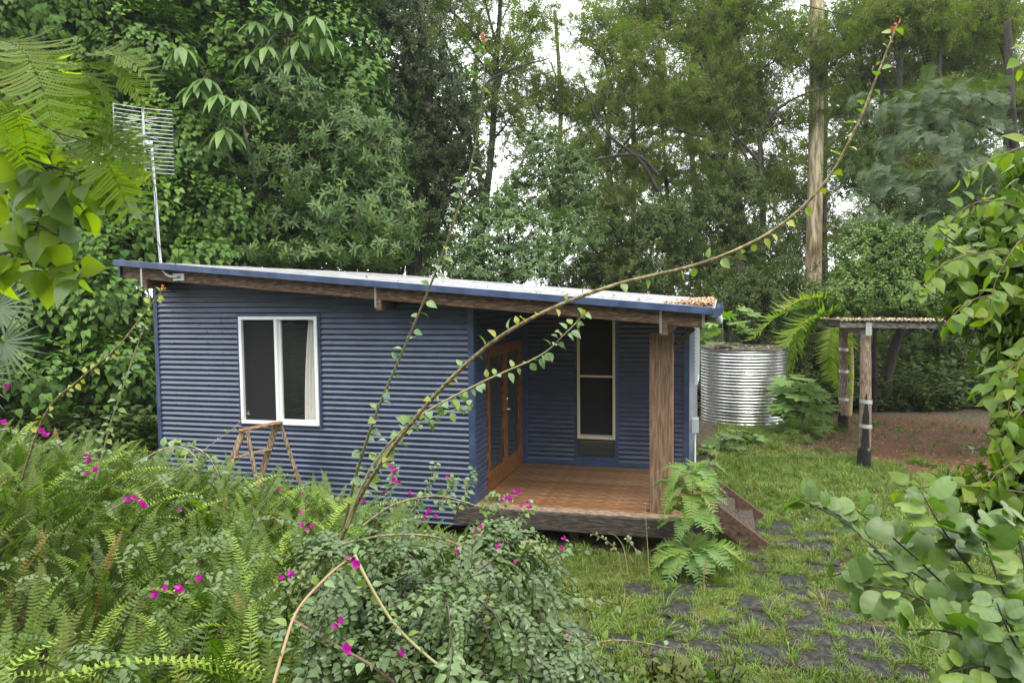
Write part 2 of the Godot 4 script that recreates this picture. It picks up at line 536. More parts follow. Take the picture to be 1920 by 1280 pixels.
# corrugated sheet, ribs horizontal; o = corner at u=0, y=0, ux along, un outward; holes [u0,u1,y0,y1]; top(u) limits
func corr_wall(o: Vector3, ux: Vector3, un: Vector3, u0: float, u1: float, y0: float, slope: Callable, holes: Array) -> ArrayMesh:
	var b := MB.new()
	var steps := 8
	var dy := PITCH / steps
	var y := y0
	var flip := ux.cross(Vector3.UP).dot(un) < 0.0
	while y < 3.4:
		var spans := [[u0, u1]]
		for h in holes:
			if y + dy > h[2] + 0.001 and y < h[3] - 0.001:
				var nx := []
				for s in spans:
					if h[0] > s[0]: nx.append([s[0], minf(s[1], h[0])])
					if h[1] < s[1]: nx.append([maxf(s[0], h[1]), s[1]])
				spans = nx
		for s in spans:
			var a: float = s[0]
			var e: float = s[1]
			var lim: float = slope.call(y + dy)        # largest u where the roof still covers this height
			e = minf(e, lim)
			if e - a < 0.004: continue
			var w0 := 0.008 * cos(TAU * y / PITCH); var w1 := 0.008 * cos(TAU * (y + dy) / PITCH)
			var p0 := o + ux * a + Vector3.UP * y + un * w0; var p1 := o + ux * e + Vector3.UP * y + un * w0
			var p2 := o + ux * e + Vector3.UP * (y + dy) + un * w1; var p3 := o + ux * a + Vector3.UP * (y + dy) + un * w1
			var k := b.p(p0); b.p(p1); b.p(p2); b.p(p3)
			if flip: b.q(k, k + 1, k + 2, k + 3)
			else: b.q(k, k + 3, k + 2, k + 1)
		y += dy
	# weld rows for smooth shading: analytic normals
	var me := b.mesh(true)
	var ar := me.surface_get_arrays(0)
	var nn: PackedVector3Array = ar[Mesh.ARRAY_NORMAL]
	var vv: PackedVector3Array = ar[Mesh.ARRAY_VERTEX]
	for k in nn.size():
		var yy := vv[k].y - o.y
		nn[k] = (un + Vector3.UP * (0.008 * TAU / PITCH * sin(TAU * yy / PITCH))).normalized()
	ar[Mesh.ARRAY_NORMAL] = nn
	var out := ArrayMesh.new()
	out.add_surface_from_arrays(Mesh.PRIMITIVE_TRIANGLES, ar)
	return out
func bx(lo: Vector3, hi: Vector3) -> ArrayMesh:
	var b := MB.new()
	b.box(lo, hi)
	return b.mesh(false)
func bm(a: Vector3, c: Vector3, w: float, h: float, up := Vector3.UP, ch := 0.006) -> ArrayMesh:
	var b := MB.new()
	b.beam(a, c, w, h, up, ch)
	return b.mesh(false)
func frame4(axis: int, n0: float, n1: float, a0: float, a1: float, y0: float, y1: float, w: float) -> ArrayMesh:   # rectangular ring; axis 2: in the xy plane with n = z, axis 0: in the zy plane with n = x
	var b := MB.new()
	for r in [[a0, a0 + w, y0, y1], [a1 - w, a1, y0, y1], [a0 + w, a1 - w, y0, y0 + w], [a0 + w, a1 - w, y1 - w, y1]]:
		if axis == 2: b.box(Vector3(r[0], r[2], n0), Vector3(r[1], r[3], n1))
		else: b.box(Vector3(n0, r[2], r[0]), Vector3(n1, r[3], r[1]))
	return b.mesh(false)

func build_cabin():
	var dirt := noise_tex("dirt", 0.012, 4, Color(0.8, 0.8, 0.8), Color(1, 1, 1), 256, 0.55, 1.8)
	var streak := noise_tex("grain", 0.02, 5, Color(0.5, 0.46, 0.42), Color(1, 1, 1), 512, 0.62, 2.2, 12.0)
	var blue := mat(Color(0.034, 0.055, 0.115), 0.34, dirt, Vector3(0.7, 1.6, 0.7))
	blue.metallic_specular = 0.65
	blue.clearcoat_enabled = true
	blue.clearcoat = 0.3
	blue.clearcoat_roughness = 0.22
	var trim := mat(Color(0.05, 0.08, 0.165), 0.38, dirt, Vector3(0.9, 0.9, 0.9))
	var zinc := mat(Color(0.42, 0.43, 0.44), 0.42, noise_tex("zinc", 0.02, 5, Color(0.66, 0.66, 0.65), Color(1, 1, 1), 256, 0.6, 1.8), Vector3(0.35, 0.35, 1.1), 0.25)
	var timber := mat(Color(0.2, 0.12, 0.075), 0.75, streak, Vector3(0.5, 3.5, 3.5))
	var fine_grain := noise_tex("finegrain", 0.02, 5, Color(0.62, 0.58, 0.54), Color(1, 1, 1), 512, 0.6, 1.5, 8.0)
	var timber_v := mat(Color(0.24, 0.15, 0.095), 0.8, fine_grain, Vector3(3.0, 0.22, 3.0))
	relief(timber_v, fine_grain, 0.25)
	var white := mat(Color(0.72, 0.76, 0.76), 0.35)
	var cream := mat(Color(0.62, 0.54, 0.38), 0.45)
	var inside := mat(Color(0.42, 0.4, 0.37), 0.9)
	var doorwood := mat(Color(0.27, 0.11, 0.036), 0.35, streak, Vector3(3.0, 0.6, 3.0))
	var glass := StandardMaterial3D.new()
	glass.transparency = BaseMaterial3D.TRANSPARENCY_ALPHA
	glass.albedo_color = Color(0.35, 0.38, 0.38, 0.07)
	glass.roughness = 0.02
	var mesh_screen := StandardMaterial3D.new()
	mesh_screen.transparency = BaseMaterial3D.TRANSPARENCY_ALPHA
	mesh_screen.albedo_color = Color(0.13, 0.13, 0.14, 0.62)
	mesh_screen.roughness = 0.9
	var steel := mat(Color(0.42, 0.43, 0.43), 0.4, null, Vector3.ONE, 0.9)
	var brass := mat(Color(0.75, 0.62, 0.38), 0.25, null, Vector3.ONE, 1.0)

	var t := thing("cabin", "small blue corrugated iron cabin with a skillion roof and recessed porch", "cabin", Vector3(0, GROUND, 0))
	var up := Vector3(0, -GROUND, 0)                    # parts are written with the deck at y = 0
	var W := -4.942
	var D := -2.61
	var E := 2.691
	var BK := -7.6
	var always := func(_y): return 99.0
	var fslope := func(y): return 3.07 - (y - 2.622 + 0.03) / 0.0868
	var put := func(called, me, m, parent = null):
		var o: MeshInstance3D = part(called, me, m, t if parent == null else parent)
		if parent == null: o.position = up
		return o
	# --- walls
	var fw = put.call("front_wall", corr_wall(Vector3(0, 0, 0), Vector3.RIGHT, Vector3.BACK, W, 0.0, -0.3, fslope, [[-3.5, -2.27, 0.97, 2.51]]), blue)
	put.call("porch_side_wall", corr_wall(Vector3.ZERO, Vector3.FORWARD, Vector3.RIGHT, 0.0, 2.61, 0.0, func(y): return 99.0 if y < roof_y(0) - 0.03 else -1.0, [[0.6, 2.57, -0.1, 2.05]]), blue)
	put.call("porch_back_wall", corr_wall(Vector3(0, 0, D), Vector3.RIGHT, Vector3.BACK, 0.0, E, -0.02, fslope, [[0.93, 1.55, 0.13, 2.75]]), blue)
	put.call("end_wall", corr_wall(Vector3(E, 0, D), Vector3.FORWARD, Vector3.RIGHT, 0.0, D - BK, -0.3, func(y): return 99.0 if y < roof_y(E) - 0.03 else -1.0, [[3.02, 4.38, 0.98, 2.2]]), blue)
	put.call("far_end_wall", corr_wall(Vector3(W, 0, 0), Vector3.FORWARD, Vector3.LEFT, 0.0, -BK, -0.3, func(y): return 99.0 if y < roof_y(W) - 0.03 else -1.0, []), blue)
	put.call("rear_wall", corr_wall(Vector3(0, 0, BK), Vector3.RIGHT, Vector3.FORWARD, W, E, -0.3, fslope, []), blue)
	put.call("floor_slab", bx(Vector3(W + 0.03, -0.1, BK + 0.03), Vector3(-0.03, -0.02, -0.03)), inside)
	put.call("floor_slab", bx(Vector3(-0.03, -0.1, BK + 0.03), Vector3(E - 0.03, -0.02, D - 0.03)), inside)
	put.call("interior_partition", bx(Vector3(W + 0.03, -0.02, -4.6), Vector3(E - 0.03, 2.55, -4.5)), inside)
	# corner flashings
	var fl := [
		[Vector3(W - 0.014, -0.3, -0.06), Vector3(W + 0.05, roof_y(W) - 0.06, 0.014)],
		[Vector3(-0.066, -0.28, -0.07), Vector3(0.014, roof_y(0) - 0.05, 0.014)],
		[Vector3(0.009, -0.02, D + 0.009), Vector3(0.1, roof_y(0) - 0.06, D + 0.016)],
		[Vector3(0.009, -0.02, D + 0.016), Vector3(0.016, roof_y(0) - 0.06, D + 0.07)],
		[Vector3(E - 0.075, -0.28, D - 0.075), Vector3(E + 0.014, roof_y(E) - 0.05, D + 0.014)],
	]
	for f in fl: put.call("corner_flashing", bx(f[0], f[1]), trim)
	put.call("skirting_flashing", bx(Vector3(0.1, 0.0, D + 0.01), Vector3(E - 0.075, 0.085, D + 0.022)), trim)
	# --- front window
	var fz := 0.012
	var wf = put.call("window_surround", frame4(2, -0.01, fz + 0.006, -3.545, -2.226, 0.943, 2.556, 0.036), trim)
	var win = put.call("sliding_window", frame4(2, -0.06, fz + 0.03, -3.507, -2.264, 0.981, 2.518, 0.045), white)
	part("sash_stile", bx(Vector3(-2.945, 1.026, -0.03), Vector3(-2.9, 2.473, 0.026)), white, win)
	part("sash_stile", bx(Vector3(-2.9, 1.026, -0.055), Vector3(-2.862, 2.473, -0.012)), white, win)
	part("sash_rail", bx(Vector3(-2.862, 1.026, -0.05), Vector3(-2.309, 1.05, -0.016)), white, win)
	part("pane", bx(Vector3(-3.462, 1.026, -0.042), Vector3(-2.945, 2.473, -0.038)), glass, win)
	part("pane", bx(Vector3(-2.862, 1.05, -0.036), Vector3(-2.309, 2.473, -0.032)), glass, win)
	part("insect_screen", bx(Vector3(-3.462, 1.026, -0.012), Vector3(-2.945, 2.473, -0.01)), mesh_screen, win)
	# --- tall porch window
	put.call("window_surround", frame4(2, D - 0.02, D + 0.018, 0.878, 1.604, 0.09, 2.72, 0.058), trim)
	var tw = put.call("tall_window", frame4(2, D - 0.05, D + 0.05, 0.936, 1.546, 0.448, 2.72, 0.038), cream)
	part("transom", bx(Vector3(0.974, 1.448, D - 0.03), Vector3(1.508, 1.478, D + 0.035)), cream, tw)
	part("sill", bx(Vector3(0.974, 0.486, D - 0.03), Vector3(1.508, 0.515, D + 0.03)), mat(Color(0.38, 0.33, 0.26), 0.5), tw)
	part("pane", bx(Vector3(0.974, 1.478, D - 0.012), Vector3(1.508, 2.682, D - 0.006)), glass, tw)
	part("pane", bx(Vector3(0.974, 0.515, D - 0.012), Vector3(1.508, 1.448, D - 0.006)), glass, tw)
	part("insect_screen", bx(Vector3(0.976, 0.517, D + 0.012), Vector3(1.506, 2.68, D + 0.014)), mesh_screen, tw)
	part("latch", bx(Vector3(1.225, 0.515, D + 0.016), Vector3(1.26, 0.535, D + 0.032)), mat(Color(0.03, 0.03, 0.03), 0.4), tw)
	var lw = put.call("low_window", frame4(2, D - 0.04, D + 0.022, 0.936, 1.546, 0.148, 0.446, 0.026), mat(Color(0.012, 0.045, 0.028), 0.5))
	part("pane", bx(Vector3(0.962, 0.174, D - 0.012), Vector3(1.52, 0.42, D - 0.006)), glass, lw)
	# --- side window and services on the end wall
	var sw = put.call("side_window", frame4(0, E - 0.03, E + 0.06, -6.95, -5.67, 0.99, 2.2, 0.05), white)
	part("pane", bx(Vector3(E + 0.0, 1.04, -6.9), Vector3(E + 0.005, 2.15, -5.72)), glass, sw)
	var mb0 = put.call("meter_box", bx(Vector3(E + 0.01, 0.36, -4.15), Vector3(E + 0.12, 0.6, -3.95)), mat(Color(0.5, 0.53, 0.56), 0.5))
	var cd := MB.new()
	cd.tube([Vector3(E + 0.06, 0.36, -4.05), Vector3(E + 0.06, -0.45, -4.05)], [0.02, 0.02], 8)
	part("conduit", cd.mesh(true), white, mb0)
	# --- french doors in the side wall
	put.call("door_frame", frame4(0, -0.06, 0.02, -2.565, -0.605, -0.02, 2.062, 0.03), doorwood)
	for k in 2:
		var z1 := -0.637 - 0.948 * k
		var z0 := z1 - 0.946
		var b := MB.new()
		for r in [[z0, z0 + 0.115, 0.012, 2.03], [z1 - 0.115, z1, 0.012, 2.03], [z0 + 0.115, z1 - 0.115, 0.012, 0.27], [z0 + 0.115, z1 - 0.115, 1.9, 2.03]]:
			b.box(Vector3(-0.035, r[2], r[0]), Vector3(0.006, r[3], r[1]))
		var dr = put.call("door", b.mesh(false), doorwood)
		part("pane", bx(Vector3(-0.018, 0.27, z0 + 0.115), Vector3(-0.013, 1.9, z1 - 0.115)), glass, dr)
		for y in [0.25, 1.0, 1.8]:
			var hz := z1 - 0.006 if k == 0 else z0 + 0.006
			part("hinge", bx(Vector3(0.006, y, hz - 0.012), Vector3(0.014, y + 0.09, hz + 0.012)), brass, dr)
		if k == 1:
			var h := MB.new()
			h.tube([Vector3(0.006, 1.04, z1 - 0.06), Vector3(0.05, 1.04, z1 - 0.06), Vector3(0.055, 1.04, z1 - 0.17)], [0.022, 0.01, 0.009], 8)
			part("handle", h.mesh(true), brass, dr)
			var kn := MB.new()
			kn.tube([Vector3(0.006, 1.2, z1 - 0.06), Vector3(0.02, 1.2, z1 - 0.06), Vector3(0.028, 1.2, z1 - 0.06)], [0.028, 0.028, 0.018], 10)
			part("deadlock", kn.mesh(true), brass, dr)
		else:
			var h := MB.new()
			h.tube([Vector3(0.006, 1.04, z0 + 0.06), Vector3(0.05, 1.04, z0 + 0.06), Vector3(0.055, 1.04, z0 + 0.12)], [0.018, 0.01, 0.009], 8)
			part("handle", h.mesh(true), brass, dr)
	# --- wall screws
	var xf := []; var cc := []
	for ux in [-4.62, -4.05, -3.8, -2.05, -1.6, -1.05, -0.5]:
		for k in range(-1, 20):
			var y := (k * 2) * PITCH
			if y > roof_y(ux) - 0.35 or (ux > -3.56 and ux < -2.2 and y > 0.9): continue
			xf.append(Transform3D(Basis(), Vector3(ux, y + rf(-0.003, 0.003), 0.012))); cc.append(Color(0.05, 0.07, 0.13))
	var sc := scatter("wall_screws", bx(Vector3(-0.008, -0.008, -0.006), Vector3(0.008, 0.008, 0.008)), tinted(0.5), xf, cc, t)
	sc.position = up
	# --- roof
	var b := MB.new()
	var x0 := -5.08; var x1 := 3.1
	var z := 0.56
	var dz := PITCH / 6.0
	while z > -8.0:
		var w0 := 0.008 * cos(TAU * z / PITCH); var w1 := 0.008 * cos(TAU * (z - dz) / PITCH)
		b.quad(Vector3(x0, roof_y(x0) - 0.012 + w0, z), Vector3(x0, roof_y(x0) - 0.012 + w1, z - dz), Vector3(x1, roof_y(x1) - 0.012 + w1, z - dz), Vector3(x1, roof_y(x1) - 0.012 + w0, z))
		z -= dz
	var rf_ = put.call("roof", b.mesh(false), zinc)
	# laps between roof sheets: thin ridges running down the slope and cross laps
	for lz in [-0.9, -2.4, -3.9, -5.4, -6.9]:
		part("sheet_lap", bm(Vector3(x0 + 0.02, roof_y(x0) + 0.0, lz), Vector3(x1, roof_y(x1) + 0.0, lz), 0.035, 0.006, Vector3.UP, 0.002), zinc, rf_)
	var bg := MB.new()
	bg.beam(Vector3(-5.11, roof_y(-5.11) - 0.033, 0.575), Vector3(3.07, roof_y(3.07) - 0.033, 0.575), 0.03, 0.086, Vector3.UP, 0.004)
	bg.beam(Vector3(-5.11, roof_y(-5.11) + 0.006, 0.53), Vector3(3.07, roof_y(3.07) + 0.006, 0.53), 0.06, 0.008, Vector3.UP, 0.002)
	part("barge_cap", bg.mesh(false), trim, rf_)
	part("barge_joint", bm(Vector3(-0.82, roof_y(-0.82) - 0.033, 0.575), Vector3(-0.808, roof_y(-0.808) - 0.033, 0.575), 0.033, 0.089, Vector3.UP, 0.001), trim, rf_)
	part("eave_fascia", bx(Vector3(-5.12, roof_y(-5.1) - 0.24, -8.0), Vector3(-5.085, roof_y(-5.1) - 0.02, 0.5)), trim, rf_)
	# gutter along the low edge
	var gt := MB.new()
	var prof := [Vector2(3.075, 2.625), Vector2(3.08, 2.53), Vector2(3.16, 2.53), Vector2(3.185, 2.56), Vector2(3.2, 2.622)]
	for k in prof.size() - 1:
		var p0: Vector2 = prof[k]; var p1: Vector2 = prof[k + 1]
		gt.quad(Vector3(p0.x, p0.y, 0.6), Vector3(p1.x, p1.y, 0.6), Vector3(p1.x, p1.y, -8.0), Vector3(p0.x, p0.y, -8.0))
	var ec := []
	for q in prof: ec.append(gt.p(Vector3(q.x, q.y, 0.6)))
	for k in range(1, 4): gt.t(ec[0], ec[k], ec[k + 1])
	part("gutter", gt.mesh(false), trim, rf_)
	var dp := MB.new()
	dp.tube([Vector3(3.14, 2.53, 0.4), Vector3(3.15, 2.47, 0.3), Vector3(3.1, 2.44, -0.6), Vector3(2.85, 2.4, -2.4), Vector3(2.76, 2.38, -2.75)], [0.042, 0.042, 0.042, 0.042, 0.042], 10)
	part("downpipe", dp.mesh(true), white, rf_)
	# rafters: front one shows under the barge
	for rz in [0.44, -1.0, -2.5]:
		put.call("rafter", bm(Vector3(-5.08, roof_y(-5.08) - 0.145, rz), Vector3(2.98 if rz > 0 else 3.0, roof_y(2.98) - 0.145, rz), 0.05, 0.19), timber)
	put.call("rafter_cap", bx(Vector3(2.955, roof_y(2.96) - 0.232, 0.4655), Vector3(2.99, roof_y(2.96) - 0.075, 0.4725)), steel)
	for s in [[-4.72, 0.44], [-1.13, 0.44], [2.52, 0.44]]:
		var yb: float = roof_y(s[0]) - 0.24
		var ob = put.call("outrigger_beam", bx(Vector3(s[0] - 0.04, yb - 0.13, -2.58 if s[0] > 0 else 0.02), Vector3(s[0] + 0.04, yb, 0.46)), timber)
		part("strap", bx(Vector3(s[0] - 0.052, yb - 0.1, 0.461), Vector3(s[0] - 0.024, yb + 0.17, 0.4665)), steel, ob)
	# porch post
	var pst = put.call("porch_post", bm(Vector3(2.449, 0.0, -0.2), Vector3(2.449, roof_y(2.45) - 0.37, -0.2), 0.29, 0.22, Vector3.BACK, 0.012), timber_v)
	part("brace", bm(Vector3(2.6, 2.12, -0.2), Vector3(2.84, 2.36, -0.2), 0.05, 0.07), timber, pst)

	# --- curtain
	var cu := MB.new()
	var rows := 14; var colsn := 40
	for r in rows + 1:
		var f := float(r) / rows
		var wd := lerpf(0.17, 0.26, pow(f, 0.6)) + 0.03 * sin(f * 2.4)
		for k in colsn + 1:
			var g := float(k) / colsn
			cu.p(Vector3(-2.27 - wd * (1.0 - g), 2.5 - 1.62 * f, -0.1 + 0.028 * sin(g * TAU * 4.5 + f * 0.6) + 0.01 * sin(g * 31.0)))
	for r in rows:
		for k in colsn:
			var a := r * (colsn + 1) + k
			cu.q(a, a + 1, a + colsn + 2, a + colsn + 1)
	var cloth := mat(Color(0.85, 0.84, 0.8), 0.95)
	cloth.cull_mode = BaseMaterial3D.CULL_DISABLED
	tag(top("curtain", cu.mesh(true), cloth), "off-white curtain drawn to one side inside the sliding window", "curtain")

func build_deck():
	var streak := noise_tex("grain", 0.02, 5, Color.BLACK, Color.WHITE)
	var t := thing("timber_deck", "porch deck of brown boards with a dark weathered edge plank", "deck", Vector3(0, GROUND, 0))
	var up := Vector3(0, -GROUND, 0)
	var bm_ := []
	for c in [Color(0.35, 0.185, 0.083), Color(0.39, 0.205, 0.092), Color(0.31, 0.163, 0.075), Color(0.4, 0.25, 0.135)]:
		bm_.append(mat(c, 0.5, streak, Vector3(0.55, 5.0, 5.0), 0.0, true))
	var weather := mat(Color(0.47, 0.36, 0.27), 0.75, streak, Vector3(0.6, 5.0, 5.0), 0.0, true)
	var zz := 0.1
	var k := 0
	while zz > -2.59:
		var z0 := maxf(zz - 0.084, -2.6)
		var x0 := -0.15 if z0 > 0.016 else (0.03 if (z0 < -0.6) else 0.02)
		var o := part("deck_board", bx(Vector3(x0, -0.022, z0), Vector3(3.05 + rf(-0.012, 0.012), 0.0 - rf(0, 0.002), zz)), bm_[rng.randi() % 4] if k > 1 else weather, t)
		o.position = up
		zz -= 0.088
		k += 1
	var dark := mat(Color(0.085, 0.072, 0.063), 0.8, streak, Vector3(0.45, 4.0, 4.0))
	relief(dark, streak, 0.4)
	var f := part("edge_plank", bm(Vector3(-0.25, -0.125, 0.13), Vector3(3.07, -0.125, 0.13), 0.05, 0.235, Vector3.UP, 0.01), dark, t)
	f.position = up
	var side := part("edge_plank", bm(Vector3(3.085, -0.125, 0.1), Vector3(3.085, -0.125, -2.6), 0.05, 0.2, Vector3.UP, 0.006), dark, t)
	side.position = up
	var framing := mat(Color(0.22, 0.14, 0.09), 0.85, streak, Vector3(2.0, 2.0, 0.5))
	for x in [0.4, 1.3, 2.2, 2.9]:
		var j := part("joist", bx(Vector3(x - 0.025, -0.17, -2.6), Vector3(x + 0.025, -0.024, 0.1)), framing, t)
		j.position = up
		for z in [-0.25, -2.2]:
			var s := part("stump", bx(Vector3(x - 0.05, -0.6, z - 0.05), Vector3(x + 0.05, -0.171, z + 0.05)), framing, t)
			s.position = up
	# stairs off the end of the deck
	var st := thing("deck_stairs", "short timber stair with two treads between sloping stringers", "stairs", Vector3(3.1, GROUND, -1.35))
	var so := -Vector3(3.1, GROUND, -1.35)
	var brown := mat(Color(0.12, 0.07, 0.046), 0.75, noise_tex("finegrain", 0.02, 5, Color.BLACK, Color.WHITE), Vector3(1.2, 1.2, 1.2))
	var tread := mat(Color(0.1, 0.075, 0.058), 0.7, streak, Vector3(3.0, 3.0, 0.6))
	for z in [-0.45, -1.8]:
		var s := part("stringer", bm(Vector3(3.09, -0.04, z), Vector3(3.72, -0.5, z), 0.05, 0.25, Vector3.UP, 0.005), brown, st)
		s.position = so
	var bolt := MB.new()
	bolt.tube([Vector3(3.42, -0.27, -0.425), Vector3(3.42, -0.27, -0.412)], [0.025, 0.02], 8)
	part("bolt", bolt.mesh(false), mat(Color(0.06, 0.045, 0.04), 0.7, null, Vector3.ONE, 0.5), st).position = so
	for q in [[3.12, 3.38, -0.17], [3.37, 3.63, -0.34]]:
		var tr := part("tread", bx(Vector3(q[0], q[2] - 0.045, -1.775), Vector3(q[1], q[2], -0.475)), tread, st)
		tr.position = so

func build_antenna():
	var al := mat(Color(0.42, 0.44, 0.44), 0.5, null, Vector3.ONE, 0.6)
	var galv := mat(Color(0.42, 0.46, 0.46), 0.45, null, Vector3.ONE, 0.5)
	var black := mat(Color(0.02, 0.02, 0.02), 0.5)
	var t := thing("television_antenna", "grid television antenna on a bent grey mast fixed to the roof rafter", "antenna", Vector3(-4.2, 3.1, 0.5))
	var o := -Vector3(-4.2, 3.1, 0.5)
	var m := MB.new()
	m.tube(smooth_line([Vector3(-4.12, 3.085, 0.5), Vector3(-4.27, 3.1, 0.5), Vector3(-4.37, 3.2, 0.5), Vector3(-4.405, 3.4, 0.5), Vector3(-4.44, 4.2, 0.5), Vector3(-4.475, 4.97, 0.5)], 24), taper(24, 0.019, 0.019), 9)
	part("mast", m.mesh(true), galv, t).position = o
	part("bracket", bx(Vector3(-4.22, 3.035, 0.468), Vector3(-4.04, 3.13, 0.482)), galv, t).position = o
	var gd := Vector3(cos(0.92), 0, -sin(0.92))         # along the bars
	var gn := Vector3(sin(0.92), 0, cos(0.92))
	var gc := Vector3(-4.58, 4.99, 0.5) - gn * 0.06
	var w := 0.38
	for k in 17:
		var y := 0.44 - 0.88 * k / 16.0
		var b := MB.new()
		b.beam(gc + gd * -w + Vector3(0, y, 0) + gn * 0.05, gc + Vector3(0, y, 0), 0.011, 0.011, Vector3.UP, 0.002)
		b.beam(gc + Vector3(0, y, 0), gc + gd * w + Vector3(0, y, 0) + gn * 0.05, 0.011, 0.011, Vector3.UP, 0.002)
		part("reflector_bar", b.mesh(false), al, t).position = o
	for s in [-1.0, 1.0]:
		part("reflector_edge", bm(gc + gd * w * s + Vector3(0, -0.45, 0) + gn * 0.05, gc + gd * w * s + Vector3(0, 0.45, 0) + gn * 0.05, 0.014, 0.014, gn), black if s > 0 else al, t).position = o
	part("spine", bm(gc + Vector3(0, -0.46, 0) + gn * 0.02, gc + Vector3(0, 0.46, 0) + gn * 0.02, 0.03, 0.03, gn), al, t).position = o
	part("clamp", bm(gc + Vector3(0, 0, 0) + gn * 0.02, Vector3(-4.475, 4.9, 0.5), 0.03, 0.04), al, t).position = o
	for y in [-0.3, -0.1, 0.1, 0.3]:
		for s in [-1.0, 1.0]:
			var b := MB.new()
			b.tube([gc + Vector3(0, y, 0) - gn * 0.1, gc + gd * s * 0.22 + Vector3(0, y + 0.05, 0) - gn * 0.12], [0.006, 0.005], 5)
			b.tube([gc + Vector3(0, y, 0) - gn * 0.1, gc + gd * s * 0.22 + Vector3(0, y - 0.05, 0) - gn * 0.12], [0.006, 0.005], 5)
			part("dipole", b.mesh(false), al, t).position = o
	var c := MB.new()
	c.tube(smooth_line([gc - gn * 0.08, Vector3(-4.6, 4.85, 0.55), Vector3(-4.49, 4.72, 0.53), Vector3(-4.47, 4.5, 0.525), Vector3(-4.4, 4.15, 0.54), Vector3(-4.46, 3.85, 0.53), Vector3(-4.4, 3.55, 0.53), Vector3(-4.25, 3.25, 0.35)], 30), taper(30, 0.006, 0.006), 5)
	part("cable", c.mesh(true), black, t).position = o

func build_ladder():
	var streak := noise_tex("grain", 0.02, 5, Color.BLACK, Color.WHITE)
	var wood := mat(Color(0.5, 0.37, 0.23), 0.8, streak, Vector3(4, 0.8, 4))
	var old := mat(Color(0.42, 0.33, 0.22), 0.85, streak, Vector3(4, 0.8, 4))
	var base := Vector3(-2.9, ground_y(-2.9, 0.6), 0.6)
	var t := thing("step_ladder", "old wooden step ladder standing open below the sliding window", "ladder", base)
	var g := base.y - 0.02
	var tn := Vector3(-2.93, 1.02, 0.86); var tf := Vector3(-2.62, 1.08, 0.5)      # near and far corner of the top
	var ln := Vector3(-3.55, g, 1.0); var lf := Vector3(-3.22, g, 0.5)
	var rn := Vector3(-2.52, g, 0.95); var rfr := Vector3(-2.1, g, 0.42)
	part("top_step", bm(tn + Vector3(-0.04, 0.02, 0.03), tf + Vector3(0.04, 0.02, -0.02), 0.13, 0.026), mat(Color(0.42, 0.22, 0.11), 0.8, streak, Vector3(2, 2, 2)), t).position = -base
	part("rail", bm(ln, tn, 0.035, 0.085, Vector3(0.9, 0.4, 0)), wood, t).position = -base
	part("rail", bm(lf, tf + Vector3(-0.03, 0, 0), 0.035, 0.085, Vector3(0.9, 0.4, 0)), wood, t).position = -base
	part("rear_leg", bm(rn, tn + Vector3(0.07, 0, 0), 0.035, 0.05, Vector3.RIGHT), old, t).position = -base
	part("rear_leg", bm(rfr, tf + Vector3(0.03, 0, 0), 0.035, 0.05, Vector3.RIGHT), old, t).position = -base
	for f in [0.2, 0.45, 0.78]:
		part("step", bm(ln.lerp(tn, f), lf.lerp(tf, f), 0.1, 0.022), wood, t).position = -base
	part("brace", bm(rn.lerp(tn, 0.38), rfr.lerp(tf, 0.42), 0.02, 0.04), old, t).position = -base
	part("brace", bm(rfr.lerp(tf, 0.42), rn.lerp(tn, 0.1), 0.02, 0.03), old, t).position = -base
	var bt := MB.new()
	for f in [0.2, 0.45, 0.78]:
		var q := ln.lerp(tn, f)
		bt.tube([q + Vector3(0, 0, 0.017), q + Vector3(0, 0, 0.024)], [0.012, 0.01], 7)
	part("bolts", bt.mesh(false), mat(Color(0.03, 0.03, 0.03), 0.6, null, Vector3.ONE, 0.7), t).position = -base

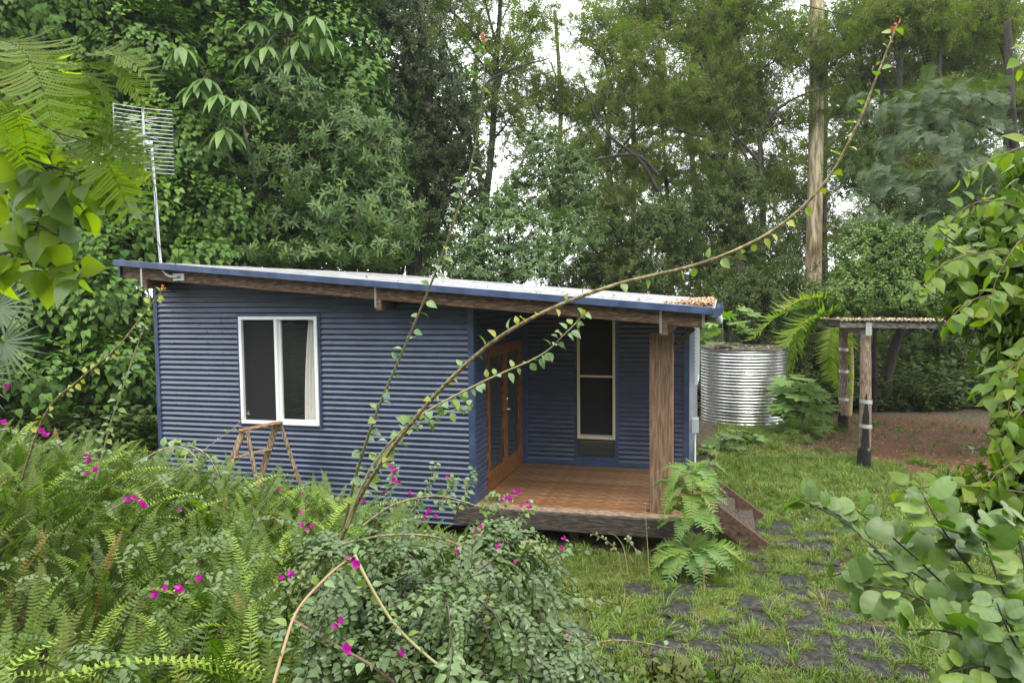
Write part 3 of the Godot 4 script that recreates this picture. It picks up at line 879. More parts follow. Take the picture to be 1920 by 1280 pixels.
func build_tank():
	var c := Vector3(3.745, GROUND, -10.56)
	var t := thing("water_tank", "round corrugated steel rainwater tank beside the end wall of the cabin", "water tank", c)
	var zinc := mat(Color(0.66, 0.67, 0.68), 0.3, noise_tex("spangle", 0.04, 4, Color(0.82, 0.82, 0.82), Color(1, 1, 1), 256), Vector3(0.8, 1.4, 0.8), 1.0)
	var b := MB.new()
	var seg := 72
	var rows := 24 * 8
	for r in rows + 1:
		var y := r * PITCH / 8.0 + 0.02
		var rad := 1.045 + 0.009 * cos(TAU * y / PITCH) + 0.003 * lumpy.get_noise_1d(r * 9.0)
		for k in seg:
			var a := TAU * k / seg
			b.p(Vector3(cos(a) * rad, y, sin(a) * rad))
	for r in rows:
		for k in seg:
			var n := (k + 1) % seg
			b.q(r * seg + k, r * seg + n, (r + 1) * seg + n, (r + 1) * seg + k)
	part("wall", b.mesh(true), zinc, t)
	var l := MB.new()
	var o := l.p(Vector3(0, 1.87, 0))
	for ring in [[0.5, 1.85], [0.98, 1.862], [1.06, 1.888], [1.066, 1.86], [1.03, 1.85]]:
		for k in 48:
			var a := TAU * k / 48
			l.p(Vector3(cos(a) * ring[0], ring[1] + 0.012 * sin(a * 5.0), sin(a) * ring[0]))
	for k in 48:
		var n := (k + 1) % 48
		l.t(o, o + 1 + k, o + 1 + n)
		for r in 4: l.q(o + 1 + r * 48 + k, o + 1 + (r + 1) * 48 + k, o + 1 + (r + 1) * 48 + n, o + 1 + r * 48 + n)
	part("lid", l.mesh(true), mat(Color(0.16, 0.155, 0.145), 0.55, noise_tex("lidstain", 0.02, 4, Color(0.3, 0.25, 0.2), Color(1, 1, 1), 256), Vector3(0.8, 0.8, 0.8), 0.3), t)
	var stone := MB.new()
	stone.tube([Vector3(-0.72, 1.9, 0.45), Vector3(-0.55, 1.93, 0.42), Vector3(-0.3, 1.9, 0.5)], [0.05, 0.06, 0.03], 6)
	tag(top("stick", stone.mesh(true), mat(Color(0.05, 0.035, 0.03), 0.9)), "dark stick lying on the lid of the round steel tank", "stick").position = c

func build_carport():
	var streak := noise_tex("grain", 0.02, 5, Color.BLACK, Color.WHITE)
	var base := Vector3(5.8, GROUND, -7.7)
	var t := thing("carport", "open shelter of weathered round posts under a low corrugated iron roof", "shelter", base)
	var pw := mat(Color(0.36, 0.275, 0.215), 0.85, streak, Vector3(5.0, 0.5, 5.0))
	relief(pw, streak, 0.6)
	var char_ := mat(Color(0.014, 0.013, 0.013), 0.9, streak, Vector3(5.0, 0.7, 5.0))
	relief(char_, streak, 0.8)
	var band := mat(Color(0.55, 0.57, 0.58), 0.4, null, Vector3.ONE, 0.7)
	var grey := mat(Color(0.33, 0.31, 0.29), 0.85, streak, Vector3(0.6, 3.0, 3.0))
	var spots := [Vector3(5.735, GROUND, -5.55), Vector3(5.985, GROUND, -9.9), Vector3(10.3, GROUND, -5.75), Vector3(10.4, GROUND, -10.1)]
	for k in 4:
		var p: Vector3 = spots[k]
		var b := MB.new()
		var pts := []; var rad := []
		for j in 13:
			var f := j / 12.0
			pts.append(Vector3(0.012 * sin(f * 4.0 + k), -0.1 + 2.66 * f + (-0.18 if k % 2 == 1 and j == 12 else 0.0), 0.01 * sin(f * 5.0)))
			rad.append(lerpf(0.112, 0.092, f) * (1.0 + 0.02 * sin(j * 2.3 + k)))
		b.tube(pts, rad, 16)
		var po := part("post", b.mesh(true), pw, t)
		po.position = p - base
		# charred foot, split up one side
		var ch := MB.new()
		var top_y := 0.42 if k == 0 else 0.3
		var segs := 16
		var yv := [0.0, 0.1, 0.2, 0.3, 0.36, 0.42, 0.6, 0.8, 0.95, 1.0, 1.2, 1.32, 1.42]
		for j in yv.size():
			var y: float = yv[j]
			if k != 0 and y > 0.36: break
			var half := PI * 1.02
			if k == 0 and y > 0.36: half = lerpf(0.62, 0.05, pow(clampf((y - 0.36) / 1.06, 0, 1), 2.2)) + (0.1 * sin(y * 21.0) if y < 1.2 else 0.0)
			var rr := lerpf(0.112, 0.092, (y + 0.1) / 2.66) + 0.011
			for q in segs + 1:
				var a := PI * 0.5 + 0.06 + lerpf(-half, half, float(q) / segs)
				var yy := y
				if (k != 0 and j == 4) or (k == 0 and j == 4): yy += 0.05 * sin(q * 2.7) + 0.02 * sin(q * 7.0)
				ch.p(Vector3(cos(a) * rr + 0.012 * sin((y + 0.1) / 2.66 * 4.0 + k), yy, sin(a) * rr))
		var rows := ch.v.size() / (segs + 1)
		for j in rows - 1:
			for q in segs:
				var a := j * (segs + 1) + q
				ch.q(a, a + 1, a + segs + 2, a + segs + 1)
		if k < 2: part("charred_foot", ch.mesh(true), char_, po)
		for y in ([1.27, 0.82] if k == 0 else [1.9, 1.38, 0.72] if k == 1 else []):
			var bd := MB.new()
			var rr := lerpf(0.112, 0.092, (y + 0.1) / 2.66) + 0.016
			for q in 13:
				var a := PI * 0.5 - 1.2 + 2.4 * q / 12.0
				for e in [-0.035, 0.035]: bd.p(Vector3(cos(a) * rr + 0.012 * sin((y + 0.1) / 2.66 * 4.0 + k), y + e + 0.02 * (q - 6) / 12.0, sin(a) * rr))
			for q in 12: bd.q(q * 2, q * 2 + 2, q * 2 + 3, q * 2 + 1)
			part("metal_band", bd.mesh(true), band, po)
	var ft := 2.16 - GROUND
	part("front_beam", bm(Vector3(5.27, 2.17, -5.42) - base, Vector3(10.6, 2.12, -5.62) - base, 0.05, 0.1), grey, t)
	part("rear_beam", bm(Vector3(5.4, 1.99, -9.75) - base, Vector3(10.7, 1.95, -9.95) - base, 0.05, 0.12), grey, t)
	for x in [5.45, 6.7, 8.0, 9.3, 10.4]:
		part("rafter", bm(Vector3(x + 0.05, 2.175, -5.46) - base, Vector3(x + 0.2, 2.0, -10.2) - base, 0.045, 0.1), grey, t)
	part("bearer", bm(Vector3(5.66, 2.06, -5.5) - base, Vector3(5.92, 1.92, -10.0) - base, 0.06, 0.14), grey, t)
	part("strap", bx(Vector3(5.7, 1.98, -5.39) - base, Vector3(5.8, 2.22, -5.38) - base), band, t)
	# roof sheet, ribs front to back
	var b := MB.new()
	var n := 72 * 6
	for k in n + 1:
		var x := 5.25 + 5.4 * k / n
		var w := 0.011 * cos(TAU * (x - 5.25) / PITCH)
		b.p(Vector3(x, 2.258 - 0.009 * (x - 5.25) + w, -5.33) - base)
		b.p(Vector3(x + 0.15, 2.1 - 0.009 * (x - 5.25) + w, -10.4) - base)
	for k in n: b.q(k * 2, k * 2 + 2, k * 2 + 3, k * 2 + 1)
	part("roof_sheet", b.mesh(true), mat(Color(0.3, 0.25, 0.22), 0.7, noise_tex("rust", 0.02, 5, Color(0.45, 0.3, 0.22), Color(1, 1, 1), 256, 0.6, 2.0), Vector3(0.8, 0.8, 0.5), 0.2), t)

# ================================================================ plants and ground
var S := {}                                             # shared sprig meshes
var L := {}                                             # leaf materials
var bark_dark: StandardMaterial3D
var bark_grey: StandardMaterial3D
func proj(p: Vector3) -> Vector3:
	var d := p - EYE
	var z := d.dot(FWD)
	return Vector3(960.0 + FOCAL * d.dot(RIGHT) / z, 640.0 - FOCAL * d.dot(UPV) / z, z)
func colleaf(c: Color, rough := 0.5, through := 0.7, tint := Color(0.85, 1.0, 0.35)) -> StandardMaterial3D:
	var m := leafmat(rough, through, tint)
	m.albedo_color = srgb(c)
	return m

func prepare_plants():
	S.vine = sprig_vine()
	S.whorl = sprig_whorl(9, 0.19, 0.062)
	S.whorl_small = sprig_whorl(8, 0.13, 0.045)
	S.fine = sprig_twig(39, 0.6, 0.12, 0.034, DIAMOND, 0.35, 0.25)
	S.small = sprig_twig(27, 0.36, 0.09, 0.045, DIAMOND, 0.15)
	S.dense = sprig_twig(24, 0.3, 0.08, 0.045, OVATE2, 0.2)
	S.ovate = sprig_twig(15, 0.34, 0.14, 0.075, OVATE2, 0.3)
	S.boug = sprig_twig(15, 0.2, 0.05, 0.036, OVATE, 0.1, 0.25)
	S.hedge = sprig_twig(12, 0.24, 0.085, 0.056, OVATE, 0.35, 0.25)
	S.strand = strand(0.34, 22, 0.046, 0.033)
	S.weed = sprig_twig(12, 0.16, 0.05, 0.035, HEART, 0.1, 0.25)
	S.feather = frond_bipinnate(0.6, 11, 0.15, 8, 0.8, 0.6, 1.0)
	L.gloss = leafmat(0.46, 0.7, Color(0.85, 1, 0.3), 0.35)
	L.soft = leafmat(0.6, 0.85, Color(0.85, 1, 0.3), 0.35)
	L.thin = leafmat(0.5, 1.1, Color(0.85, 1, 0.25), 0.35)
	var bt := noise_tex("bark", 0.02, 5, Color(0.45, 0.42, 0.4), Color(1, 1, 1), 256, 0.6, 2.0, 10.0)
	bark_dark = mat(Color(0.042, 0.034, 0.027), 0.95, bt, Vector3(1.5, 0.4, 1.5))
	bark_grey = mat(Color(0.13, 0.105, 0.08), 0.95, bt, Vector3(1.5, 0.4, 1.5))

func build_ground():
	var xs := []; var zs := []
	var x := -70.0
	while x <= 80.0:
		xs.append(x)
		x += 0.25 if x > -8.0 and x < 12.5 else (1.0 if x > -20 and x < 24 else 5.0)
	var z := -75.0
	while z <= 40.0:
		zs.append(z)
		z += 0.25 if z > -13.0 and z < 10.5 else (1.0 if z > -24 and z < 20 else 5.0)
	var b := MB.new()
	for zz in zs:
		for xx in xs:
			var n := lumpy.get_noise_2d(xx * 60.0, zz * 60.0)
			var n2 := lumpy.get_noise_2d(xx * 17.0 + 300.0, zz * 17.0)
			var lawn := Color(0.1, 0.085, 0.045)
			var red := Color(0.23, 0.11, 0.05)
			var duff := Color(0.055, 0.05, 0.025)
			var c := lawn
			var e := Vector2((xx - 8.8) / 3.7, (zz + 8.4) / 3.6).length() + n * 0.3 + n2 * 0.25
			c = c.lerp(red, 1.0 - smoothstep(0.75, 1.1, e))
			if xx < -4.5 or zz < -12.0 or xx > 12.5: c = c.lerp(duff, smoothstep(0.0, 1.5, maxf(maxf(-4.5 - xx, -12.0 - zz), xx - 12.5)))
			b.col = c * (1.0 + 0.35 * n + 0.2 * n2)
			b.p(Vector3(xx, ground_y(xx, zz), zz))
	var w := xs.size()
	for r in zs.size() - 1:
		for k in w - 1:
			b.q(r * w + k, r * w + k + 1, (r + 1) * w + k + 1, (r + 1) * w + k)
	var m := mat(Color(1, 1, 1), 0.95, noise_tex("soil", 0.03, 6, Color(0.55, 0.5, 0.45), Color(1, 1, 1), 512, 0.65, 1.8), Vector3(0.7, 0.7, 0.7), 0.0, true)
	m.vertex_color_use_as_albedo = true
	relief(m, noise_tex("soilbump", 0.05, 5, Color.BLACK, Color.WHITE, 256), 2.0)
	var g := top("ground", b.mesh(true), m)
	g.set_meta("kind", "structure")

func paved(x: float, z: float) -> bool:
	if x > 3.5 and x < 4.75 and z > -2.0 and z < 0.6: return true
	var right := 4.75 + 0.1 * (z - 1.0)
	return x > 1.2 and x < right and z > 0.55 and z < 4.6 and not (z < 0.95 and x > 2.4 and x < 3.6)

func build_paving():
	var st := noise_tex("slate", 0.03, 5, Color(0.5, 0.48, 0.45), Color(1, 1, 1), 256, 0.6, 2.0)
	var ms := []
	for c in [Color(0.034, 0.033, 0.031), Color(0.04, 0.038, 0.036), Color(0.044, 0.04, 0.034), Color(0.036, 0.041, 0.022)]:
		ms.append(relief(mat(c, 0.95, st, Vector3(1.2, 1.2, 1.2), 0.0, true), st, 0.4))
	var pv := Node3D.new()
	pv.name = "pavement"
	add_child(pv)
	pv.set_meta("kind", "structure")
	var k := 0
	for i in range(0, 14):
		for j in range(-6, 14):
			var x := 1.3 + 0.415 * i
			var z := 0.35 + 0.415 * j
			if not paved(x + 0.2, z + 0.2): continue
			if lumpy.get_noise_2d(x * 90.0, z * 90.0 + 40.0) < (-0.4 if x > 2.5 else 0.05): continue
			var y := ground_y(x + 0.2, z + 0.2) + 0.03 + rf(-0.006, 0.008)
			if y > GROUND + 0.12: continue
			var b := MB.new()
			var a := 0.385
			var j1 := rf(-0.008, 0.008)
			var tl := Vector3(rf(-0.008, 0.008), rf(-0.006, 0.006), rf(-0.006, 0.006))
			var lo := Vector3(-a / 2, -0.045, -a / 2)
			b.beam(Vector3(-a / 2, -0.022, 0), Vector3(a / 2, -0.022 + tl.y, 0), a, 0.045, Vector3.UP, 0.008)
			var o := part("paver", b.mesh(false), ms[rng.randi() % 4], pv)
			o.position = Vector3(x + 0.2 + j1, y, z + 0.2 + tl.x)
			o.rotation.y = rf(-0.02, 0.02)
			k += 1
	# moss cushions on and between the slabs
	var mt := relief(mat(Color(0.17, 0.21, 0.012), 0.95, noise_tex("moss", 0.06, 5, Color(0.45, 0.5, 0.4), Color(1, 1, 1), 256), Vector3(3, 3, 3), 0.0, true), noise_tex("mossb", 0.08, 4, Color.BLACK, Color.WHITE, 256), 2.0)
	var where := [[1345, 1082, 0.34], [1385, 1060, 0.2], [1120, 1072, 0.42], [1060, 1075, 0.3], [1490, 1040, 0.3], [1180, 1062, 0.3], [1370, 1110, 0.2], [1330, 1150, 0.25], [1460, 1012, 0.22]]
	for w in where:
		var d := (GROUND + 0.03 - EYE.y) / ((at(w[0], w[1], 1.0) - EYE).y)
		var p := at(w[0], w[1], d)
		var b := MB.new()
		var o := b.p(Vector3(0, 0.03, 0))
		var n := 30
		for r in [0.35, 0.7, 0.9, 1.0]:
			for q in n:
				var a := TAU * q / n
				var rr: float = r * w[2] * (1.0 + 0.45 * lumpy.get_noise_2d(cos(a) * 90.0 + p.x * 50.0, sin(a) * 90.0))
				b.p(Vector3(cos(a) * rr, (0.03 * (1.0 - r * r)) * (1.0 + 0.6 * sin(q * 3.7 + r * 9.0)) - (0.02 if r > 0.95 else 0.0), sin(a) * rr * 0.7))
		for q in n:
			var e := (q + 1) % n
			b.t(o, o + 1 + q, o + 1 + e)
			for r in 3: b.q(o + 1 + r * n + q, o + 1 + (r + 1) * n + q, o + 1 + (r + 1) * n + e, o + 1 + r * n + e)
		var m := top("moss_patch", b.mesh(true), mt)
		m.position = Vector3(p.x, ground_y(p.x, p.z) + 0.032, p.z)
		tag(m, "cushion of bright yellow-green moss growing over the paving", "moss", "moss cushions on the paving")

func blade_tuft(n: int, h: float, w: float, spread: float) -> ArrayMesh:
	var b := MB.new()
	for k in n:
		b.col = shade(0.25)
		var a := rf(0, TAU)
		var o := Vector3(cos(a), 0, sin(a)) * rf(0, spread * 0.4)
		var d := Vector3(cos(a), 0, sin(a)) * rf(0.2, 1.0) * h * 0.9
		var s := Vector3(-sin(a), 0, cos(a)) * w
		var hh := h * rf(0.5, 1.1)
		var p0 := o; var p1 := o + Vector3(0, hh * 0.65, 0) + d * 0.35; var p2 := o + Vector3(0, hh * rf(0.75, 1.0), 0) + d
		var i := b.p(p0 - s); b.p(p0 + s); b.p(p1 - s * 0.8); b.p(p1 + s * 0.8); b.p(p2)
		b.q(i, i + 1, i + 3, i + 2); b.t(i + 2, i + 3, i + 4)
	return b.mesh(false)

func build_grass():
	var gm := leafmat(0.6, 0.7, Color(0.9, 1, 0.3))
	var short := blade_tuft(16, 0.085, 0.0035, 0.1)
	var tall := blade_tuft(14, 0.2, 0.004, 0.09)
	var green := [Color(0.15, 0.25, 0.03), Color(0.125, 0.22, 0.027), Color(0.18, 0.27, 0.04), Color(0.2, 0.24, 0.05)]
	var dry := [Color(0.3, 0.24, 0.12), Color(0.24, 0.18, 0.09), Color(0.2, 0.2, 0.06)]
	var xf := []; var cc := []; var xt := []; var ct := []
	for k in 80000:
		var x := rf(0.0, 11.0); var z := rf(-11.0, 5.6)
		if x < 3.12 and z < 0.1: continue
		if x < 2.9 and z < -1.0: continue
		if (Vector2(x - 3.745, z + 10.56)).length() < 1.08: continue
		var n := lumpy.get_noise_2d(x * 60.0, z * 60.0)
		var n2 := lumpy.get_noise_2d(x * 17.0 + 300.0, z * 17.0)
		var e := Vector2((x - 8.8) / 3.7, (z + 8.4) / 3.6).length() + n * 0.3 + n2 * 0.25
		if e < 1.0 and rng.randf() < 0.975: continue
		var nf := lumpy.get_noise_2d(x * 130.0 + 90.0, z * 130.0)
		var pv := paved(x, z) and ground_y(x, z) < GROUND + 0.12
		if pv:
			var fx := absf(fposmod(x - 1.3 + 0.0075, 0.415)); var fz := absf(fposmod(z - 0.35 + 0.0075, 0.415))
			var joint := minf(minf(fx, 0.415 - fx), minf(fz, 0.415 - fz))
			var bare := lumpy.get_noise_2d((1.3 + 0.415 * floorf((x - 1.2925) / 0.415)) * 90.0, (0.35 + 0.415 * floorf((z - 0.3425) / 0.415)) * 90.0 + 40.0) < (-0.4 if x > 2.5 else 0.05)
			if not bare and (joint > 0.045 + 0.17 * maxf(nf - 0.05, 0.0) or nf < -0.4): continue
			if rng.randf() < 0.2: continue
		elif nf < -0.3 and rng.randf() < 0.6: continue
		var y := ground_y(x, z)
		var col: Color = green[rng.randi() % 4] if rng.randf() < 0.9 + n2 * 0.25 else dry[rng.randi() % 3]
		col = col.lerp(green[rng.randi() % 4], 0.5 * rng.randf())
		var sc := rf(0.6, 1.3)
		if z > 2.0 and not pv: sc *= 1.4
		if z > -0.2 and z < 0.75 and x < 3.2: sc *= 0.8
		var tf := Transform3D(basis_y(Vector3(rf(-0.3, 0.3), 1, rf(-0.3, 0.3)), rdir()).scaled(Vector3.ONE * sc), Vector3(x, y, z))
		if rng.randf() < (0.1 if not pv else 0.04):
			xt.append(tf); ct.append(col)
		else:
			xf.append(tf); cc.append(col)
	tag(scatter("lawn_grass", short, gm, xf, cc, self), "short green lawn grass with dry patches round the paving", "grass", "", "stuff")
	tag(scatter("tall_grass", tall, gm, xt, ct, self), "taller tufts of grass and seedlings in the lawn", "grass", "", "stuff")
	# fallen leaves and sticks
	var fl := MB.new()
	fl.col = Color(1, 1, 1)
	fl.leaf(Vector3(0, 0.012, -0.03), Vector3(0, 0, 1), Vector3.UP, 0.06, 0.022, LANCE, 0.2, 0.2)
	var lf := fl.mesh(false)
	var xl := []; var cl := []
	var brown := [Color(0.25, 0.15, 0.08), Color(0.18, 0.1, 0.05), Color(0.36, 0.28, 0.17), Color(0.28, 0.17, 0.1)]
	for k in 5200:
		var x := rf(0.5, 11.5); var z := rf(-11.0, 5.0)
		if k < 1500:
			x = rf(5.5, 11.5); z = rf(-10.5, -4.2)
		elif k < 3400:
			x = rf(2.9, 5.6); z = rf(-9.5, -5.5)
		if x < 3.12 and z < 0.12: continue
		xl.append(Transform3D(basis_y(Vector3(rf(-0.3, 0.3), 1, rf(-0.3, 0.3)), rdir()).scaled(Vector3.ONE * rf(0.5, 1.3)), Vector3(x, ground_y(x, z) + 0.02, z)))
		cl.append(brown[rng.randi() % 4])
	tag(scatter("fallen_leaves", lf, tinted(0.9), xl, cl, self), "brown fallen leaves strewn over the dirt and lawn", "leaf litter", "", "stuff")
	# litter in the low corner of the cabin roof, along the gutter, and on the shelter and tank
	xl = []; cl = []
	var tan_ := [Color(0.45, 0.27, 0.15), Color(0.5, 0.36, 0.23), Color(0.34, 0.19, 0.1), Color(0.52, 0.41, 0.29)]
	for k in 3000:
		var a := absf(rng.randfn(0, 0.22)); var z := 0.5 - absf(rng.randfn(0, 2.6))
		if k % 24 == 0: a = absf(rng.randfn(0, 2.2))
		if z < -7.9 or a > 7.5: continue
		if a < 0.75: z = 0.45 - rf(0, 1) * rf(0, 1) * 7.5
		var x := 3.07 - a
		xl.append(Transform3D(basis_y(Vector3(rf(-0.4, 0.4), 1, rf(-0.4, 0.4)), rdir()).scaled(Vector3.ONE * rf(0.6, 1.3)), Vector3(x, roof_y(x) + 0.01 + rf(0, 0.05) * maxf(0.0, 1.0 - a * 2.0), z)))
		cl.append(tan_[rng.randi() % 4] if a < 0.8 else Color(0.12, 0.08, 0.06))
	tag(scatter("roof_litter", lf, tinted(0.9), xl, cl, self), "tan leaf litter heaped in the low corner of the pale cabin roof", "leaf litter", "", "stuff")
	xl = []; cl = []
	for k in 900:
		var x := rf(5.3, 10.4); var z := -5.36 - rf(0, 1) * rf(0, 1) * 4.8
		xl.append(Transform3D(basis_y(Vector3(rf(-0.4, 0.4), 1, rf(-0.4, 0.4)), rdir()).scaled(Vector3.ONE * rf(0.6, 1.3)), Vector3(x, 2.275 - 0.009 * (x - 5.25) + (z + 5.33) * 0.0312 + rf(0, 0.02), z)))
		cl.append(tan_[rng.randi() % 4])
	tag(scatter("shelter_litter", lf, tinted(0.9), xl, cl, self), "brown leaf litter lying on the shelter roof", "leaf litter", "", "stuff")
	xl = []; cl = []
	for k in 260:
		var a := rf(0, TAU); var r := sqrt(rng.randf()) * 0.95
		xl.append(Transform3D(basis_y(Vector3(rf(-0.3, 0.3), 1, rf(-0.3, 0.3)), rdir()).scaled(Vector3.ONE * rf(0.6, 1.2)), Vector3(3.745 + cos(a) * r, GROUND + 1.885, -10.56 + sin(a) * r)))
		cl.append(tan_[rng.randi() % 4] * 0.7)
	tag(scatter("tank_litter", lf, tinted(0.9), xl, cl, self), "leaf litter lying on the lid of the water tank", "leaf litter", "", "stuff")

# a stem with single leaves, each its own part
func leafy_stem(called: String, parent: Node3D, px: Array, r0: float, r1: float, n: int, lmesh: Array, lmat: Array, o := {}) -> MeshInstance3D:
	var base := parent.position
	var pts := []
	for q in px: pts.append((at(q[0], q[1], q[2]) if px[0] is Array else q) - base)
	var seg := 6 * pts.size()
	var line := smooth_line(pts, seg)
	var b := MB.new()
	b.tube(line, taper(seg, r0, r1), 7)
	var stem := part(called, b.mesh(true), o.get("bark", bark_grey), parent)
	var from: float = o.get("from", 0.08)
	for k in n:
		var t := from + (1.0 - from) * (k + rf(0.2, 0.8)) / n
		t = pow(t, o.get("crowd", 1.0))
		var p := along(pts, t)
		var d := (along(pts, minf(t + 0.02, 1.0)) - along(pts, t - 0.02)).normalized()
		var side := d.cross(rdir()).normalized()
		var y: Vector3 = (side * o.get("side", 1.0) + d * o.get("fwd", 0.45) + Vector3.UP * o.get("lift", 0.1)).normalized()
		var z: Vector3 = (Vector3.UP * o.get("flat", 0.8) - FWD * o.get("toward", 0.35) + rdir() * o.get("mess", 0.5)).normalized()
		var lf := part("leaf", lmesh[rng.randi() % lmesh.size()], lmat[rng.randi() % lmat.size()], stem)
		lf.transform = Transform3D(basis_y(y, z).scaled(Vector3.ONE * rf(o.get("smin", 0.7), o.get("smax", 1.15)) * (1.0 - o.get("shrink", 0.25) * t)), p)
	if o.has("tipcol"):
		for k in 6:
			var lf := part("leaf", lmesh[0], o.tipcol, stem)
			lf.transform = Transform3D(basis_y((pts[-1] - pts[-2]).normalized() + rdir() * 0.7, rdir()).scaled(Vector3.ONE * rf(0.22, 0.4)), along(pts, 1.0 - 0.006 * k))
	if o.get("thorns", 0) > 0:
		for k in o.thorns:
			var t: float = 0.15 + 0.6 * (k + rf(0, 0.5)) / o.thorns
			var p := along(pts, t)
			var d := (along(pts, t + 0.02) - along(pts, t - 0.02)).normalized()
			var s := d.cross(rdir()).normalized()
			var th := MB.new()
			th.tube([p, p + s * 0.02 - d * 0.003], [0.0022, 0.0004], 4)
			part("thorn", th.mesh(false), o.get("bark", bark_grey), stem)
	return stem

func build_forest():
	var gv := "vine-smothered trees beside and behind the cabin"
	var vc := [Color(0.08, 0.165, 0.022), Color(0.11, 0.21, 0.03), Color(0.06, 0.125, 0.018), Color(0.085, 0.175, 0.038)]
	var vo := {"face": true, "shell": 0.55, "bump": 0.5, "lump": 3.2, "mess": 0.3, "floor": -0.95, "twigs": 2}
	var lists := [
		[[60, 20, 19.5, 170, 110], [30, 210, 18.6, 150, 120], [60, 390, 18, 150, 110], [40, 560, 17.3, 130, 100], [150, 470, 17.6, 100, 70], [190, 560, 17.2, 85, 90], [262, 610, 17.6, 34, 70], [262, 720, 17.2, 34, 45], [60, 700, 16.6, 130, 70], [215, 680, 16.9, 60, 70]],
		[[330, -60, 21, 160, 110], [260, 110, 19.8, 120, 110], [330, 250, 19.4, 120, 110], [270, 390, 18.8, 110, 90], [390, 400, 19.2, 90, 90], [360, 470, 18.8, 90, 45]],
		[[520, -90, 22.5, 170, 120], [440, 90, 21.5, 120, 110], [590, 80, 22.5, 120, 110], [470, 230, 21, 110, 90], [640, 180, 22, 90, 90]],
		[[-180, 120, 19, 170, 170], [-160, 420, 18, 170, 170], [-140, 650, 17, 150, 130]],
	]
	var lab := ["tree wholly smothered in heart-leaved vine left of the cabin, behind the antenna mast", "vine-draped tree rising behind the roof just right of the antenna", "tall vine-hung tree behind the umbrella-leaved crown", "vine-covered tree at the far side of the broad-leaved tree"]
	var dens := [4800, 3300, 3000, 1200]
	for k in 4:
		var f: Array = lists[k][2]
		var foot := at(f[0], 800, f[2] + 1.2)
		tree("vine_covered_tree", lab[k], "tree", gv, foot, [on_ground(foot) + Vector3(0.1, 3.0, 0), on_ground(foot) + Vector3(-0.2, 7.0, -0.2), on_ground(foot) + Vector3(0, 10.0, 0)], 0.3, lists[k], dens[k], S.vine, L.gloss, vc, bark_dark, vo)
	var fb := at(330, 700, 27)
	tree("vine_covered_tree", "broad dark tree standing furthest back behind the other vine-hung trees", "tree", gv, fb, [on_ground(fb) + Vector3(0, 4, 0), on_ground(fb) + Vector3(0.3, 9, 0), on_ground(fb) + Vector3(0, 14, 0)], 0.35, [[60, 80, 25.5, 230, 180], [380, 120, 26, 230, 200], [660, 230, 27.5, 180, 180], [300, 380, 25.5, 260, 100], [700, 430, 27.5, 150, 90]], 2600, S.vine, L.gloss, vc, bark_dark, vo.merged({"smin": 1.2, "smax": 2.2}, true))
	# glossy tree right of the vines
	var gc := [Color(0.062, 0.115, 0.035), Color(0.08, 0.14, 0.045), Color(0.048, 0.09, 0.028), Color(0.115, 0.165, 0.045)]
	var go := {"shell": 0.5, "out": 0.9, "up": -0.1, "mess": 0.55, "bump": 0.45, "floor": -0.9}
	var f1 := at(560, 700, 21.5)
	tree("glossy_leaved_tree", "dense tree with drooping glossy leaflets behind the middle of the roof", "tree", "", f1, [on_ground(f1) + Vector3(0, 3, 0), on_ground(f1) + Vector3(0.4, 6.5, 0)], 0.24, [[540, 200, 20.5, 100, 80], [640, 280, 20.3, 110, 90], [550, 340, 20, 110, 90], [700, 330, 20.6, 80, 100], [490, 430, 19.8, 90, 60], [640, 420, 19.8, 120, 80], [730, 430, 20.2, 70, 80], [600, 480, 19.6, 160, 34]], 3600, S.whorl, L.gloss, gc, bark_dark, go)
	var f2 := at(400, 700, 20)
	tree("yellowish_shrub", "lower shrub with yellowish new leaves showing over the roof edge", "shrub", "", f2, [on_ground(f2) + Vector3(0, 1.5, 0), on_ground(f2) + Vector3(0.1, 3.2, 0)], 0.1, [[420, 470, 19.6, 70, 30], [500, 485, 19.5, 70, 24], [690, 490, 19.6, 60, 22]], 420, S.whorl_small, L.thin, [Color(0.11, 0.19, 0.05), Color(0.17, 0.22, 0.05), Color(0.07, 0.14, 0.04)], bark_dark, {"shell": 0.4, "out": 0.7, "up": 0.5})
	# dark fine tree
	var f3 := at(780, 700, 26)
	tree("dark_evergreen_tree", "tall dark evergreen tree behind the glossy-leaved tree", "tree", "", f3, [on_ground(f3) + Vector3(0, 4, 0), on_ground(f3) + Vector3(0.5, 9, 0), on_ground(f3) + Vector3(0.3, 13, 0)], 0.3, [[740, 110, 25, 100, 100], [820, 190, 25.5, 90, 80], [690, 10, 25, 110, 90], [790, 300, 25.5, 90, 80], [860, 270, 26, 60, 70], [760, 420, 26, 110, 80], [700, 220, 25, 70, 80], [850, 360, 26, 70, 70]], 4200, S.small, L.gloss, [Color(0.05, 0.078, 0.026), Color(0.062, 0.092, 0.03), Color(0.042, 0.065, 0.024)], bark_dark, {"shell": 0.4, "out": 0.7, "up": 0.3, "bump": 0.5})
	# pale rounded tree behind the roof
	var f4 := at(950, 700, 22.5)
	tree("rounded_tree", "rounded bluish-green tree with upright leaf whorls behind the roof", "tree", "", f4, [on_ground(f4) + Vector3(0, 2, 0), on_ground(f4) + Vector3(0.1, 4, 0)], 0.15, [[930, 440, 21.5, 90, 60], [890, 500, 21, 70, 45], [990, 500, 21, 80, 45], [1040, 450, 22, 70, 55], [950, 400, 22, 60, 40]], 1500, S.whorl_small, L.soft, [Color(0.115, 0.185, 0.075), Color(0.095, 0.16, 0.065), Color(0.135, 0.21, 0.08)], bark_dark, {"shell": 0.5, "out": 0.9, "up": 0.55, "mess": 0.4, "bump": 0.4})
	var f5 := at(1040, 700, 25)
